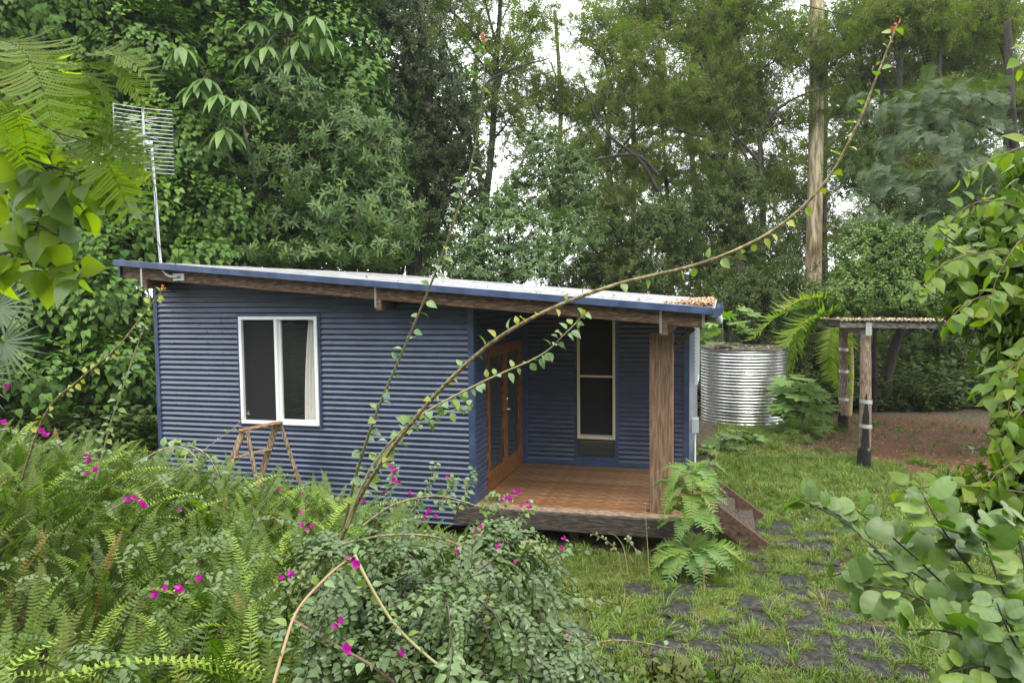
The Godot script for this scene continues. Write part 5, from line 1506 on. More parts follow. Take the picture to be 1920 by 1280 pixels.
func build_left_tree():
	# broad round-leaved tree whose boughs reach in from the left
	var b0 := on_ground(at(-330, 1000, 4.6))
	var t := thing("broad_leaved_tree", "tree with large round backlit leaves reaching in beside the antenna", "tree", b0)
	var tb := MB.new()
	tb.tube(smooth_line([Vector3(0, -0.2, 0), at(-330, 700, 4.6) - b0, at(-300, 400, 4.5) - b0, at(-280, 150, 4.4) - b0], 12), taper(12, 0.07, 0.03), 9)
	part("trunk", tb.mesh(true), bark_grey, t)
	var lm := [leaf_mesh(0.18, 0.17, HEART_F, 0.12, 0.3, 0.0, 0.4), leaf_mesh(0.155, 0.155, HEART_F, 0.25, 0.2, 0.0, 0.4), leaf_mesh(0.2, 0.18, HEART_F, 0.04, 0.42, 0.0, 0.35)]
	var cm := [colleaf(Color(0.26, 0.35, 0.14), 0.36, 1.2, Color(0.92, 1, 0.3)), colleaf(Color(0.33, 0.42, 0.14), 0.36, 1.3, Color(0.95, 1, 0.25)), colleaf(Color(0.2, 0.29, 0.13), 0.32, 1.1, Color(0.9, 1, 0.3))]
	var o := {"flat": 0.5, "toward": 0.75, "mess": 0.75, "side": 0.8, "fwd": 0.2, "lift": -0.55, "smin": 0.55, "smax": 1.05, "from": 0.3, "shrink": 0.15}
	for s in [
		[[[-330, 620, 4.6], [-60, 500, 4.3], [40, 460, 4.1], [75, 405, 4.0], [80, 330, 3.9]], 18, 0.014],
		[[[-300, 420, 4.5], [-60, 380, 4.3], [60, 320, 4.1], [160, 320, 4.0], [235, 345, 3.9]], 34, 0.012],
		[[[-300, 330, 4.5], [-80, 300, 4.4], [20, 250, 4.2], [90, 240, 4.1], [140, 290, 4.0]], 26, 0.012],
		[[[-290, 560, 4.6], [-90, 540, 4.4], [20, 500, 4.2], [110, 490, 4.1], [150, 515, 4.0]], 30, 0.012],
		[[[-300, 480, 4.6], [-120, 400, 4.5], [0, 350, 4.4], [80, 350, 4.2], [150, 385, 4.1]], 26, 0.01],
		[[[-300, 300, 4.5], [-60, 250, 4.2], [60, 300, 4.0], [150, 330, 3.85], [200, 380, 3.8]], 30, 0.01],
		[[[-300, 500, 4.6], [-100, 470, 4.3], [0, 430, 4.1], [60, 420, 3.95], [110, 440, 3.9]], 22, 0.01],
		[[[-290, 230, 4.4], [-120, 170, 4.3], [-20, 190, 4.2], [30, 220, 4.1]], 12, 0.01],
	]:
		leafy_stem("bough", t, s[0], s[2], 0.004, s[1], lm, cm, o)
	# feathery tree in front of it
	var b1 := on_ground(at(-420, 1000, 3.9))
	var ft := thing("feathery_tree", "feathery-leaved tree with a long grey twig reaching in from the left", "tree", b1)
	var tb2 := MB.new()
	tb2.tube(smooth_line([Vector3(0, -0.2, 0), at(-420, 600, 3.9) - b1, at(-380, 260, 3.8) - b1, at(-360, 20, 3.8) - b1], 12), taper(12, 0.05, 0.03), 9)
	part("trunk", tb2.mesh(true), bark_grey, ft)
	var fr := [frond_bipinnate(0.62, 17, 0.19, 16, 0.75, 1.0, 0.8), frond_bipinnate(0.55, 16, 0.17, 15, 1.0, 1.0, 0.8)]
	var fm := [colleaf(Color(0.32, 0.4, 0.12), 0.55, 1.3, Color(0.9, 1, 0.2)), colleaf(Color(0.36, 0.43, 0.13), 0.55, 1.3, Color(0.9, 1, 0.2)), colleaf(Color(0.27, 0.35, 0.11), 0.55, 1.2, Color(0.9, 1, 0.2))]
	for s in [[[[-370, 190, 3.8], [-100, 180, 3.8], [30, 160, 3.75], [135, 116, 3.7]]], [[[-370, 230, 3.8], [-120, 150, 3.8], [10, 165, 3.75], [80, 235, 3.7], [150, 262, 3.65]]], [[[-370, 120, 3.8], [-150, 90, 3.8], [-20, 75, 3.8]]]]:
		var pts := []
		for q in s[0]: pts.append(at(q[0], q[1], q[2]) - b1)
		var sb := MB.new()
		sb.tube(smooth_line(pts, 16), taper(16, 0.012, 0.003), 6)
		part("twig", sb.mesh(true), bark_grey, ft)
	for q in [[130, 118, 225, 190], [135, 116, 200, 100], [100, 128, 150, 240], [60, 145, 90, 60], [150, 262, 255, 300], [140, 255, 200, 320], [100, 245, 230, 240], [135, 116, 260, 150], [20, 160, 30, 60], [-20, 80, 80, 70], [-20, 75, 60, 130], [60, 150, 110, 260], [20, 165, 40, 290], [150, 262, 190, 300], [100, 130, 240, 210], [0, 165, -20, 280]]:
		var p := at(q[0], q[1], 3.72 + rf(-0.06, 0.06)) - b1
		var e := at(q[2], q[3], 3.6 + rf(-0.25, 0.3)) - b1
		var d := e - p
		var o2 := part("frond", fr[rng.randi() % 2], fm[rng.randi() % 3], ft)
		o2.transform = Transform3D(basis_y(d.normalized() + Vector3.UP * 0.28, (Vector3.DOWN + (-FWD) * -0.5 + rdir() * 0.2).normalized()).scaled(Vector3.ONE * clampf(d.length() / 0.5, 0.75, 1.3)), p)

func build_right_shrubs():
	# two-lobed round leaves, bottom right
	var b0 := on_ground(at(2010, 1250, 3.0))
	var t := thing("orchid_tree_shrub", "shrub with large round two-lobed leaves beside the paved path", "shrub", b0)
	var lm := [orchid_leaf(0.1, 0.3, 0.15), orchid_leaf(0.092, 0.55, 0.05), orchid_leaf(0.11, 0.15, 0.3), orchid_leaf(0.1, -0.1, 0.22)]
	var cm := [colleaf(Color(0.125, 0.205, 0.055), 0.42, 0.9, Color(0.85, 1, 0.3)), colleaf(Color(0.15, 0.24, 0.065), 0.42, 0.9, Color(0.85, 1, 0.3)), colleaf(Color(0.095, 0.165, 0.045), 0.42, 0.8, Color(0.85, 1, 0.3)), colleaf(Color(0.2, 0.29, 0.065), 0.42, 0.9, Color(0.85, 1, 0.3))]
	var o := {"flat": 0.95, "toward": 0.6, "mess": 0.5, "side": 0.9, "fwd": 0.35, "lift": 0.0, "smin": 0.5, "smax": 1.08, "from": 0.22, "bark": mat(Color(0.035, 0.028, 0.022), 0.7), "shrink": 0.12}
	for s in [
		[[[2010, 1420, 2.9], [1880, 1270, 2.75], [1720, 1110, 2.7], [1600, 990, 2.75], [1500, 935, 2.8]], 36, 0.007],
		[[[2000, 1380, 2.9], [1850, 1180, 2.8], [1700, 1030, 2.8], [1590, 945, 2.85]], 26, 0.006],
		[[[2010, 1360, 2.9], [1880, 1150, 2.7], [1780, 1010, 2.7], [1730, 925, 2.75]], 30, 0.006],
		[[[2000, 1400, 2.8], [1840, 1210, 2.6], [1720, 1120, 2.6], [1610, 1095, 2.65]], 26, 0.006],
		[[[2010, 1400, 2.8], [1880, 1260, 2.55], [1800, 1190, 2.5], [1700, 1180, 2.5]], 26, 0.006],
		[[[2020, 1400, 2.8], [1930, 1200, 2.6], [1870, 1080, 2.6], [1840, 980, 2.65]], 32, 0.006],
		[[[2030, 1420, 2.7], [1930, 1300, 2.45], [1850, 1250, 2.4], [1780, 1260, 2.4]], 26, 0.006],
		[[[2040, 1420, 2.8], [1950, 1180, 2.7], [1920, 1050, 2.7], [1900, 960, 2.75]], 26, 0.006],
		[[[2030, 1440, 2.6], [1960, 1300, 2.4], [1900, 1200, 2.35], [1870, 1130, 2.35]], 26, 0.006],
		[[[2000, 1400, 2.9], [1800, 1150, 2.9], [1680, 1060, 2.9], [1560, 1080, 2.9]], 20, 0.006],
	]:
		leafy_stem("branch", t, s[0], s[2], 0.0022, s[1], lm, cm, o)
	# leafy climber down the right edge
	var b1 := on_ground(at(2080, 1000, 4.4))
	var h := thing("climbing_shrub", "tall yellow-green climber hanging down in front of the shelter", "shrub", b1)
	var lh := [leaf_mesh(0.09, 0.062, OVATE_F, 0.25, 0.35, 0.0, 0.25), leaf_mesh(0.1, 0.066, OVATE_F, 0.15, 0.45, 0.0, 0.25), leaf_mesh(0.08, 0.058, HEART_F, 0.3, 0.3, 0.0, 0.3)]
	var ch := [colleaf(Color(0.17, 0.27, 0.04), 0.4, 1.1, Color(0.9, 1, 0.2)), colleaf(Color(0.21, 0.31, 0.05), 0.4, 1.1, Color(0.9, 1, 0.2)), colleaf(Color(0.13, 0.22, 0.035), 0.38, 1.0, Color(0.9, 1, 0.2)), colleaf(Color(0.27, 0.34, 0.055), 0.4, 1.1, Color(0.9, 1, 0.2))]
	var o2 := {"flat": 0.7, "toward": 0.7, "mess": 0.6, "side": 0.9, "fwd": 0.4, "lift": -0.25, "smin": 0.75, "smax": 1.2, "from": 0.15, "bark": mat(Color(0.12, 0.08, 0.04), 0.8), "shrink": 0.1}
	for s in [
		[[[2080, 520, 4.6], [1930, 400, 4.4], [1830, 380, 4.2], [1760, 440, 4.1]], 30], [[[2080, 560, 4.6], [1900, 480, 4.3], [1780, 490, 4.1], [1715, 560, 4.0]], 32],
		[[[2080, 620, 4.5], [1920, 560, 4.2], [1830, 560, 4.0], [1770, 610, 3.9]], 28], [[[2090, 330, 4.7], [1970, 270, 4.5], [1880, 290, 4.3], [1800, 330, 4.2]], 28],
		[[[2080, 720, 4.4], [1940, 680, 4.1], [1890, 690, 3.9], [1850, 740, 3.9]], 24], [[[2080, 800, 4.3], [1950, 760, 4.0], [1900, 790, 3.9], [1850, 850, 3.9]], 24],
		[[[2080, 900, 4.2], [1960, 850, 3.9], [1880, 880, 3.8], [1830, 940, 3.8]], 26], [[[2080, 450, 4.5], [1950, 430, 4.2], [1880, 500, 4.0], [1850, 600, 3.9]], 26],
		[[[2080, 950, 4.2], [1900, 920, 3.9], [1780, 910, 3.8], [1690, 920, 3.8]], 26], [[[2060, 180, 4.4], [1980, 110, 4.3], [1930, 90, 4.2], [1905, 130, 4.2]], 8],
		[[[2080, 640, 4.2], [1950, 640, 3.9], [1900, 720, 3.8], [1890, 820, 3.8]], 26],
	]:
		leafy_stem("branch", h, s[0], 0.006, 0.002, s[1], lh, ch, o2)
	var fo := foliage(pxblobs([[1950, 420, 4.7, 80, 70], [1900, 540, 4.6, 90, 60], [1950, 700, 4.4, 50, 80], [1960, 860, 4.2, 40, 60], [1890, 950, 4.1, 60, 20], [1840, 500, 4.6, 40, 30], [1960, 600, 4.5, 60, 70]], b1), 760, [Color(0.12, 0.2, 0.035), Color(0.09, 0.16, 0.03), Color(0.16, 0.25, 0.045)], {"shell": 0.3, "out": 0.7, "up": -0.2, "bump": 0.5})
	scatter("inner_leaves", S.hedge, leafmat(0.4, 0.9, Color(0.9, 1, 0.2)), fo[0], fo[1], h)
	var tr := MB.new()
	tr.tube(smooth_line([Vector3(0, -0.2, 0), at(2080, 700, 4.6) - b1, at(2050, 400, 4.6) - b1, at(2070, 150, 4.6) - b1], 12), taper(12, 0.03, 0.012), 7)
	part("stem", tr.mesh(true), bark_grey, h)

func build_ferns():
	var fm := []
	for c in [Color(0.12, 0.2, 0.035), Color(0.1, 0.175, 0.03), Color(0.145, 0.225, 0.04), Color(0.1, 0.18, 0.05)]: fm.append(colleaf(c, 0.55, 0.9, Color(0.85, 1, 0.25)))
	var bright := [colleaf(Color(0.27, 0.41, 0.05), 0.45, 0.9, Color(0.85, 1, 0.25)), colleaf(Color(0.32, 0.45, 0.055), 0.45, 0.9, Color(0.85, 1, 0.25))]
	var dead := colleaf(Color(0.4, 0.2, 0.04), 0.7, 0.5, Color(1, 0.8, 0.3))
	var fr := [frond_pinnate(31, 0.68, 0.036, 0.0105, 0.35), frond_pinnate(34, 0.76, 0.038, 0.0105, 0.75), frond_pinnate(28, 0.6, 0.034, 0.0105, 0.55), frond_pinnate(36, 0.82, 0.037, 0.0105, 1.05)]
	var put := 0
	var tries := 0
	while put < 78 and tries < 4000:
		tries += 1
		var x := rf(-6.5, 2.4); var z := rf(1.6, 8.3)
		var p := on_ground(Vector3(x, 0, z))
		var q := proj(p + Vector3(0, 0.4, 0))
		if q.z < 1.9 or q.x < -120 or q.x > 780 or q.y > 1420 or q.y < 700: continue
		if p.y < GROUND + 0.35: continue
		if q.x > 600 and q.y > 1080: continue
		if rng.randf() > clampf(0.35 + (q.y - 760.0) / 500.0, 0.3, 1.0): continue
		var t := thing("sword_fern", "sword fern with one or two bright new fronds in the fern bank", "fern", p, "sword ferns on the bank")
		var has_dead := false; var n_bright := 0
		for k in 11:
			var a := rf(0, TAU)
			var hor := Vector3(cos(a), 0, sin(a)) + RIGHT * 0.5
			var m: Material = fm[rng.randi() % 4]
			var g := rng.randf()
			if g < 0.32:
				m = bright[rng.randi() % 2]
				n_bright += 1
			elif g > 0.993:
				m = dead
				has_dead = true
			var o := part("frond", fr[rng.randi() % 4] if n_bright < 1 or g >= 0.32 else fr[1 + 2 * (rng.randi() % 2)], m, t)
			o.transform = Transform3D(basis_y(Vector3.UP + hor * rf(0.2, 0.85), hor.normalized() - Vector3.UP * 0.3).scaled(Vector3.ONE * rf(0.8, 1.45) * (1.2 if q.z < 4.2 else 1.0)), Vector3(rf(-0.12, 0.12), 0, rf(-0.12, 0.12)))
		put += 1
		if has_dead: t.set_meta("label", "sword fern with an orange-brown dying frond in the fern bank")
		elif n_bright >= 3: t.set_meta("label", "sword fern with several bright new yellow-green fronds in the fern bank")
		elif n_bright == 0: t.set_meta("label", "dull green sword fern without new fronds in the fern bank")
	# the mass of older fronds between them
	var xf := []; var cc := []
	var cols := [Color(0.1, 0.165, 0.03), Color(0.085, 0.14, 0.026), Color(0.12, 0.185, 0.035), Color(0.13, 0.155, 0.04)]
	tries = 0
	while xf.size() < 3200 and tries < 40000:
		tries += 1
		var x := rf(-7.5, 2.6); var z := rf(0.9, 8.4)
		var p := on_ground(Vector3(x, 0, z))
		var q := proj(p + Vector3(0, 0.4, 0))
		if q.z < 1.8 or q.x < -160 or q.x > 900 or q.y > 1500 or q.y < 700: continue
		if p.y < GROUND + 0.12: continue
		if q.x > 620 and q.y > 1100 and rng.randf() < 0.7: continue
		if x > -4.2 and x < -1.9 and z < 1.15: continue
		var a := rf(0, TAU)
		var hor := Vector3(cos(a), 0, sin(a)) + RIGHT * 0.4
		xf.append(Transform3D(basis_y(Vector3.UP + hor * rf(0.1, 0.75), hor.normalized() - Vector3.UP * 0.3).scaled(Vector3.ONE * rf(0.65, 1.3)), p))
		var c: Color = cols[rng.randi() % 4]
		if rng.randf() < 0.012: c = Color(0.3, 0.19, 0.07)
		elif rng.randf() < 0.06: c = Color(0.16, 0.29, 0.05)
		cc.append(c.lerp(cols[rng.randi() % 4], 0.4 * rng.randf()))
	var xs := []; var cs := []
	for k in 150:
		var x := rf(-6.5, 0.5); var z := rf(2.2, 7.4)
		var p := on_ground(Vector3(x, 0, z))
		if p.y < GROUND + 0.3: continue
		var a := rf(0, TAU)
		xs.append(Transform3D(basis_y(Vector3(cos(a), 1.2, sin(a)), Vector3.DOWN).scaled(Vector3.ONE * rf(0.9, 1.4)), p + Vector3(0, rf(0.35, 0.6), 0)))
		cs.append(Color(0.11, 0.18, 0.055).lerp(Color(0.15, 0.22, 0.075), rng.randf()))
	tag(scatter("creeper_in_ferns", S.strand, leafmat(0.4, 0.8, Color(0.85, 1, 0.35)), xs, cs, self), "pale-leaved creeper threading through the fern bank", "creeper", "", "stuff")
	tag(scatter("fern_mass", fr[0], leafmat(0.6, 0.8, Color(0.85, 1, 0.25), 0.3), xf, cc, self), "dense mass of sword fern fronds covering the bank", "fern bank", "", "stuff")

func bract_mesh() -> ArrayMesh:
	var b := MB.new()
	for k in 3:
		b.col = Color(1, 1, 1) * rf(0.85, 1.15)
		var a := TAU * k / 3.0
		var d := Vector3(cos(a) * 0.75, 0.8, sin(a) * 0.75).normalized()
		b.leaf(Vector3.ZERO, d, Vector3(-cos(a), 0.7, -sin(a)).normalized(), 0.036, 0.03, OVATE, 0.15, -0.25)
	return b.mesh(true)

func build_bougainvillea():
	var base := on_ground(at(690, 1100, 4.0))
	var t := thing("bougainvillea", "sprawling bougainvillea with magenta bracts and long arching thorny canes", "shrub", base)
	var lm := [leaf_mesh(0.05, 0.036, OVATE_F, 0.3, 0.35, 0.0, 0.25), leaf_mesh(0.045, 0.034, OVATE_F, 0.25, 0.5, 0.0, 0.25), leaf_mesh(0.055, 0.036, OVATE_F, 0.45, 0.25, 0.0, 0.25)]
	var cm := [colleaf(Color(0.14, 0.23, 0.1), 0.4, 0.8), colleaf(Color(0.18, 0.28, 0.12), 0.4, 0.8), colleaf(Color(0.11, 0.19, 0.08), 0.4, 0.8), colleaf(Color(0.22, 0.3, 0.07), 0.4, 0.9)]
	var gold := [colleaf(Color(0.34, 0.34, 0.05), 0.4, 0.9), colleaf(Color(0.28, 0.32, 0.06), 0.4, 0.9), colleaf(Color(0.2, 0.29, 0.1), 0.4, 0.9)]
	var tip := colleaf(Color(0.45, 0.17, 0.07), 0.5, 0.8, Color(1, 0.7, 0.4))
	var cane := mat(Color(0.35, 0.3, 0.14), 0.7, noise_tex("bark", 0.02, 5, Color.BLACK, Color.WHITE), Vector3(6, 6, 6))
	var olive := mat(Color(0.13, 0.12, 0.05), 0.7)
	var pale := mat(Color(0.28, 0.27, 0.12), 0.7)
	var o := {"flat": 0.6, "toward": 0.4, "mess": 0.6, "side": 1.0, "fwd": 0.3, "lift": -0.1, "bark": cane, "from": 0.12}
	var o1 := o.duplicate(); o1.thorns = 22; o1.tipcol = tip; o1.shrink = 0.1; o1.smin = 0.55; o1.smax = 0.85
	leafy_stem("cane", t, [[640, 1010, 3.3], [690, 905, 3.1], [790, 770, 2.9], [900, 660, 2.75], [1010, 590, 2.65], [1150, 535, 2.6], [1320, 492, 2.55], [1450, 432, 2.5], [1545, 345, 2.45], [1605, 240, 2.4], [1650, 130, 2.4], [1683, 45, 2.4]], 0.0092, 0.0025, 52, lm, gold, o1)
	var o2 := o.duplicate(); o2.bark = olive; o2.thorns = 10; o2.tipcol = tip
	leafy_stem("cane", t, [[640, 1010, 3.3], [665, 900, 3.2], [705, 775, 3.1], [765, 635, 3.0], [830, 475, 2.9], [880, 320, 2.85], [905, 180, 2.8], [908, 68, 2.8]], 0.0068, 0.002, 48, lm, cm, o2)
	var o3 := o.duplicate(); o3.bark = pale; o3.tipcol = gold[0]; o3.shrink = 0.3
	leafy_stem("cane", t, [[650, 980, 3.2], [700, 870, 3.1], [780, 785, 3.05], [900, 718, 3.0], [1010, 668, 2.95], [1060, 625, 2.9], [1096, 588, 2.9]], 0.0055, 0.0015, 56, lm, cm, o3)
	leafy_stem("cane", t, [[650, 990, 3.2], [690, 890, 3.15], [760, 810, 3.1], [830, 775, 3.1], [880, 762, 3.1]], 0.0045, 0.0012, 30, lm, cm, o3)
	var base2 := on_ground(at(150, 1000, 4.6))
	var t2 := thing("bougainvillea", "straggling bougainvillea shoots rising out of the ferns left of the window", "shrub", base2)
	leafy_stem("cane", t2, [[40, 900, 4.2], [85, 775, 4.0], [150, 710, 3.9], [215, 655, 3.8], [260, 600, 3.8], [306, 540, 3.8]], 0.007, 0.0025, 36, lm, gold, o1.merged({"thorns": 4}, true))
	leafy_stem("cane", t2, [[180, 900, 4.4], [205, 800, 4.3], [232, 720, 4.2], [252, 660, 4.2], [275, 600, 4.2]], 0.006, 0.002, 40, lm, cm, o3)
	leafy_stem("cane", t2, [[200, 960, 5.6], [330, 880, 5.6], [400, 830, 5.6], [440, 800, 5.6], [466, 770, 5.6]], 0.004, 0.0015, 8, lm, cm, o.merged({"bark": mat(Color(0.36, 0.26, 0.22), 0.8)}, true))
	for s in [[[300, 850, 6.2], [345, 835, 6.1], [385, 850, 6.0], [410, 890, 5.9]], [[250, 870, 6.2], [310, 840, 6.1], [350, 842, 6.0], [375, 870, 5.9]]]:
		leafy_stem("cane", t2, s, 0.005, 0.002, 26, lm, cm, o.merged({"smin": 1.2, "smax": 1.7, "bark": mat(Color(0.4, 0.34, 0.28), 0.8)}, true))
	leafy_stem("cane", t, [[665, 1040, 2.9], [690, 1090, 2.85], [740, 1170, 2.8], [820, 1245, 2.7], [920, 1310, 2.6]], 0.0062, 0.0045, 14, lm, cm, o.merged({"bark": pale}, true))
	leafy_stem("cane", t, [[500, 1330, 2.6], [530, 1220, 2.7], [560, 1140, 2.8], [625, 1070, 2.9], [668, 1042, 2.9]], 0.006, 0.004, 22, lm, cm, o.merged({"bark": mat(Color(0.36, 0.26, 0.14), 0.8)}, true))
	leafy_stem("cane", t, [[545, 1160, 3.0], [620, 1205, 2.9], [700, 1250, 2.8], [760, 1300, 2.8]], 0.007, 0.005, 8, lm, cm, o.merged({"bark": mat(Color(0.14, 0.09, 0.07), 0.8)}, true))
	leafy_stem("cane", t, [[680, 985, 4.2], [740, 945, 4.3], [820, 930, 4.4], [900, 950, 4.4]], 0.006, 0.004, 12, lm, cm, o)
	leafy_stem("cane", t, [[640, 1020, 3.8], [730, 1003, 3.8], [830, 1010, 3.8], [920, 1060, 3.8], [960, 1110, 3.8]], 0.006, 0.004, 18, lm, cm, o)
	leafy_stem("cane", t, [[980, 1290, 3.6], [1060, 1230, 3.7], [1150, 1200, 3.8], [1260, 1215, 3.9]], 0.006, 0.003, 12, lm, cm, o)
	# upright leafy shoots
	for s in [[[770, 960, 4.6], [800, 915, 4.6], [816, 868, 4.6]], [[850, 960, 4.6], [875, 920, 4.6], [889, 878, 4.6]], [[920, 1010, 4.4], [960, 985, 4.4], [1000, 945, 4.4]], [[880, 1000, 4.4], [930, 960, 4.4], [955, 930, 4.4]], [[1000, 1090, 4.3], [1040, 1050, 4.3], [1068, 1015, 4.3]], [[820, 950, 4.7], [845, 915, 4.7], [853, 895, 4.7]], [[730, 950, 4.0], [735, 900, 4.0], [740, 870, 4.0]], [[900, 960, 4.6], [925, 935, 4.6], [930, 925, 4.6]]]:
		leafy_stem("shoot", t, s, 0.004, 0.0015, 34, lm, cm, o.merged({"smin": 0.7, "smax": 1.05, "from": 0.02, "shrink": 0.35}, true))
	# body of the bush
	var body := pxblobs([[800, 1190, 3.7, 90, 40], [700, 1210, 3.4, 60, 40], [930, 1120, 4.3, 60, 25], [780, 1075, 4.3, 70, 15], [860, 1270, 3.3, 120, 40], [1000, 1170, 4.0, 45, 25], [650, 1300, 2.9, 60, 30], [980, 1280, 3.5, 80, 30]], base)
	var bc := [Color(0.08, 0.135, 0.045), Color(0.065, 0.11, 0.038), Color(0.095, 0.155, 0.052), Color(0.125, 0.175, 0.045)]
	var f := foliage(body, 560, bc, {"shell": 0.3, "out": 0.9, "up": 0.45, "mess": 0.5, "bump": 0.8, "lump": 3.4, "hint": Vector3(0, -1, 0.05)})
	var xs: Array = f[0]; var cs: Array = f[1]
	var arch := MB.new()
	for k in 62:                                         # long arching canes thrown out over the mound
		var u := rf(540, 1090); var v := lerpf(985, 1300, pow(rng.randf(), 0.8))
		v = maxf(v, 985.0 + absf(u - 780.0) * 0.28)
		var dd := clampf(lerpf(4.7, 2.75, (v - 980.0) / 320.0), 2.7, 4.7) + rf(-0.2, 0.25)
		var e := at(u, v, dd) - base
		var hub := at(790 + rf(-130, 130), 1230 + rf(-60, 60), 3.9 + rf(-0.5, 0.5)) - base
		var mid := hub.lerp(e, rf(0.5, 0.75)) + Vector3(0, rf(0.12, 0.42), 0)
		var pts := [hub, mid, e]
		arch.tube(smooth_line(pts, 8), taper(8, 0.006, 0.002), 4)
		var n := int(7 + 4 * hub.distance_to(e) / 0.4)
		var tone: Color = bc[rng.randi() % 4] * rf(0.8, 1.3)
		for q in n:
			var tt := rf(0.25, 1.0)
			var p := along(pts, tt)
			var d := (along(pts, minf(tt + 0.03, 1.0)) - along(pts, tt - 0.03)).normalized()
			xs.append(Transform3D(basis_y(d + rdir() * 0.75 + Vector3.UP * 0.15, Vector3(0, -1, 0.05)).scaled(Vector3.ONE * rf(0.45, 1.0)), p))
			cs.append(tone * rf(0.85, 1.15))
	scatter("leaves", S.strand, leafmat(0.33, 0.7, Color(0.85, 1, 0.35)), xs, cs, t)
	part("arching_canes", arch.mesh(true), bark_grey, t).set_meta("kind", "stuff")
	var inner := MB.new()
	for k in 60:
		var bl: Array = body[rng.randi() % body.size()]
		var p := Vector3(rf(-0.2, 0.2), rf(-0.2, 0.1), rf(-0.2, 0.2)); var e: Vector3 = bl[0] + rdir() * (bl[1] as Vector3) * 0.85
		inner.tube(smooth_line([p, p.lerp(e, 0.5) + Vector3(0, rf(0, 0.3), 0), e], 6), taper(6, 0.007, 0.002), 5)
	part("branches", inner.mesh(true), bark_grey, t).set_meta("kind", "stuff")
	# bracts
	var br := bract_mesh()
	var bm3 := [colleaf(Color(0.52, 0.03, 0.4), 0.55, 0.9, Color(1, 0.4, 0.9)), colleaf(Color(0.42, 0.022, 0.33), 0.55, 0.9, Color(1, 0.4, 0.9)), colleaf(Color(0.6, 0.06, 0.42), 0.55, 0.9, Color(1, 0.4, 0.9))]
	for q in [[735, 880, 3.9, 4], [690, 945, 4.4, 1], [757, 920, 4.4, 1], [720, 935, 4.4, 1], [805, 965, 4.4, 4], [960, 930, 4.4, 3], [990, 945, 4.4, 4], [950, 945, 4.4, 2], [900, 993, 4.3, 2], [878, 1036, 4.1, 2], [940, 1035, 4.1, 3], [960, 1063, 4.1, 2], [1060, 1018, 4.3, 2], [865, 1170, 3.6, 6], [940, 1160, 3.7, 3], [950, 1185, 3.7, 3], [665, 1050, 3.0, 4], [640, 1165, 2.8, 2], [648, 1225, 2.8, 2], [757, 1228, 3.0, 2], [1055, 1200, 3.7, 3], [1010, 1218, 3.7, 2], [920, 1275, 3.2, 3], [1090, 1240, 3.7, 1], [85, 812, 4.2, 3], [170, 860, 4.0, 2], [168, 892, 4.0, 2], [245, 935, 3.9, 3], [262, 950, 3.9, 2], [335, 1100, 3.2, 3], [300, 1108, 3.2, 2], [548, 1082, 3.4, 2], [530, 1088, 3.4, 1], [575, 985, 5.0, 3], [570, 960, 5.0, 1], [515, 920, 6.0, 1], [560, 930, 6.0, 1], [8, 790, 4.2, 2], [10, 730, 4.3, 1], [325, 965, 4.4, 1], [845, 895, 4.5, 1], [870, 1040, 3.9, 1], [385, 1085, 3.2, 1], [1105, 1245, 3.7, 1], [740, 905, 4.0, 2], [855, 1175, 3.4, 2]]:
		for k in q[3]:
			var p := at(q[0] + rf(-12, 12), q[1] + rf(-9, 9), q[2] * rf(0.9, 0.97)) - (base if q[0] > 450 else base2)
			var o9 := part("bract", br, bm3[rng.randi() % 3], t if q[0] > 450 else t2)
			o9.transform = Transform3D(basis_y(Vector3.UP * 0.5 - FWD * 0.5 + rdir() * 0.8, rdir()).scaled(Vector3.ONE * rf(0.6, 0.95)), p)

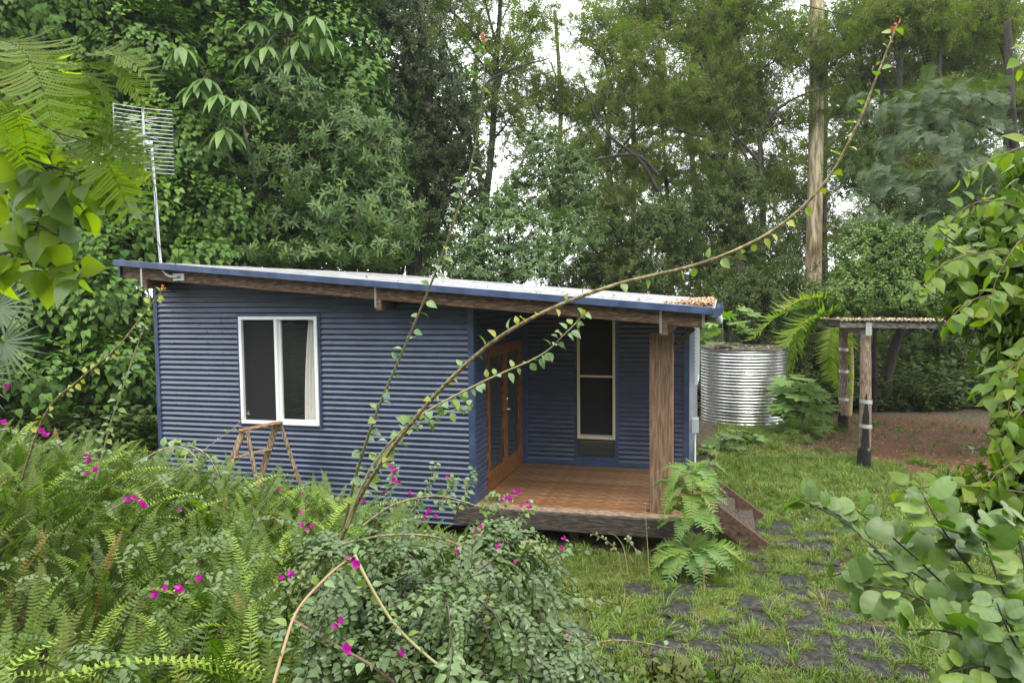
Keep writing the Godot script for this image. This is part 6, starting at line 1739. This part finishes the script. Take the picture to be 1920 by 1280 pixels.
func build_weeds():
	var xf := []; var cc := []
	var cols := [Color(0.14, 0.21, 0.05), Color(0.17, 0.24, 0.06), Color(0.12, 0.17, 0.05), Color(0.22, 0.25, 0.09)]
	for k in 1500:
		var u := rf(1040, 1420); var v := rf(1130, 1330)
		var d := rf(4.2, 6.4)
		var p := on_ground(at(u, v, d))
		var q := proj(p)
		if paved(p.x, p.z) and p.y < GROUND + 0.12 and rng.randf() < 0.75: continue
		if q.x > 1380 or q.y < 1130: continue
		xf.append(Transform3D(basis_y(Vector3(rf(-0.4, 0.4), 1, rf(-0.4, 0.4)), rdir()).scaled(Vector3.ONE * rf(0.8, 1.9)), p + Vector3(0, rf(-0.02, 0.18), 0)))
		cc.append(cols[rng.randi() % 4] * rf(0.8, 1.25))
	tag(scatter("creeping_weeds", S.weed, L.thin, xf, cc, self), "tangle of creeping weeds at the edge of the paving", "weeds", "", "stuff")
	# spindly seedlings in front of the deck
	var lw := [leaf_mesh(0.05, 0.045, ROUND, 0.2, 0.2, 0.0, 0.3)]
	var cw := [colleaf(Color(0.22, 0.26, 0.1), 0.5, 0.8), colleaf(Color(0.16, 0.2, 0.07), 0.5, 0.8)]
	var stalk := mat(Color(0.33, 0.27, 0.17), 0.8)
	for s in [[[[1165, 1060, 9.1], [1160, 1040, 9.0], [1140, 1015, 8.9], [1110, 1000, 8.9]], 16, "spindly weed with pale round leaves hanging before the dark gap under the deck"], [[[1212, 1065, 9.1], [1200, 1040, 9.0], [1182, 1018, 8.9], [1176, 1008, 8.9]], 10, "short round-leaved weed rooted below the deck edge"], [[[1218, 1075, 8.9], [1215, 1030, 8.9], [1212, 985, 8.9], [1210, 940, 8.9]], 1, "single dry upright stalk in front of the porch post"], [[[1180, 1060, 8.9], [1170, 1030, 8.9], [1155, 1005, 8.9], [1140, 998, 8.9]], 0, "bent dry grass stalk in front of the deck edge"]]:
		var b0 := on_ground(at(s[0][0][0], s[0][0][1], s[0][0][2]))
		var t := thing("seedling", s[2], "weed", b0, "weeds below the deck edge")
		var px: Array = s[0].duplicate()
		var g := proj(b0)
		px[0] = [g.x, g.y, g.z]
		leafy_stem("stem", t, px, 0.004, 0.0015, s[1], lw, cw, {"bark": stalk, "from": 0.3})
	# small ferns at the bottom edge of the paving
	var fr := frond_pinnate(26, 0.34, 0.03, 0.012, 0.4)
	var fm := [colleaf(Color(0.17, 0.28, 0.05), 0.5, 0.8), colleaf(Color(0.14, 0.24, 0.05), 0.5, 0.8)]
	for q in [[1105, 1170, 5.6], [1150, 1150, 6.2], [1075, 1190, 5.0], [1190, 1180, 6.0], [1330, 1215, 6.4], [1120, 1230, 4.9], [1290, 1250, 6.1]]:
		var p := on_ground(at(q[0], q[1], q[2]))
		var t := thing("young_fern", "young upright fern at the weedy edge of the paving", "fern", p, "young ferns at the edge of the paving")
		for k in 6:
			var a := rf(0, TAU)
			var o := part("frond", fr, fm[rng.randi() % 2], t)
			o.transform = Transform3D(basis_y(Vector3.UP + Vector3(cos(a), 0, sin(a)) * rf(0.1, 0.5), Vector3(cos(a), 0, sin(a))).scaled(Vector3.ONE * rf(0.7, 1.2)), Vector3.ZERO)

# ================================================================ scene
func _ready():
	rng.seed = 20240511
	lumpy.seed = 5
	lumpy.frequency = 0.02
	lumpy.fractal_octaves = 2
	# camera
	var yaw := -0.2615; var pitch := 0.0644; var roll := -0.01
	var r0 := Vector3(cos(yaw), 0, sin(yaw))
	FWD = Vector3(sin(yaw) * cos(pitch), -sin(pitch), -cos(yaw) * cos(pitch))
	var u0 := r0.cross(FWD)
	RIGHT = r0 * cos(roll) + u0 * sin(roll)
	UPV = u0 * cos(roll) - r0 * sin(roll)
	var cam := Camera3D.new()
	cam.name = "camera"
	cam.fov = 47.342
	cam.near = 0.05
	cam.far = 400.0
	cam.transform = Transform3D(Basis(RIGHT, UPV, -FWD), EYE)
	add_child(cam)
	cam.current = true
	# bright overcast sky
	var env := Environment.new()
	env.background_mode = Environment.BG_SKY
	var sky := Sky.new()
	var ps := ProceduralSkyMaterial.new()
	ps.sky_top_color = Color(0.94, 0.95, 0.955)
	ps.sky_horizon_color = Color(0.965, 0.97, 0.97)
	ps.sky_curve = 0.2
	ps.sky_energy_multiplier = 1.25
	ps.ground_bottom_color = Color(0.12, 0.13, 0.08)
	ps.ground_horizon_color = Color(0.5, 0.52, 0.5)
	ps.sun_angle_max = 1.0
	sky.sky_material = ps
	env.sky = sky
	env.tonemap_mode = Environment.TONE_MAPPER_LINEAR
	env.tonemap_exposure = 2.4
	env.fog_enabled = true
	env.fog_density = 0.0004
	env.fog_light_color = Color(0.9, 0.93, 0.95)
	env.sdfgi_enabled = true
	env.ssao_enabled = true
	env.ssil_enabled = true
	var we := WorldEnvironment.new()
	we.name = "world_environment"
	we.environment = env
	add_child(we)
	var sun := DirectionalLight3D.new()
	sun.name = "sun"
	sun.light_color = Color(1.0, 0.96, 0.9)
	sun.light_energy = 0.45
	sun.light_angular_distance = 18.0
	sun.shadow_enabled = true
	add_child(sun)
	sun.look_at_from_position(Vector3(3, 15, 8), Vector3.ZERO)

	prepare_plants()
	build_ground()
	build_paving()
	build_cabin()
	build_deck()
	build_tank()
	build_carport()
	build_antenna()
	build_ladder()
	build_forest()
	build_umbrella_and_palms()
	build_left_tree()
	build_right_shrubs()
	build_saplings()
	build_bougainvillea()
	build_ferns()
	build_weeds()
	build_grass()
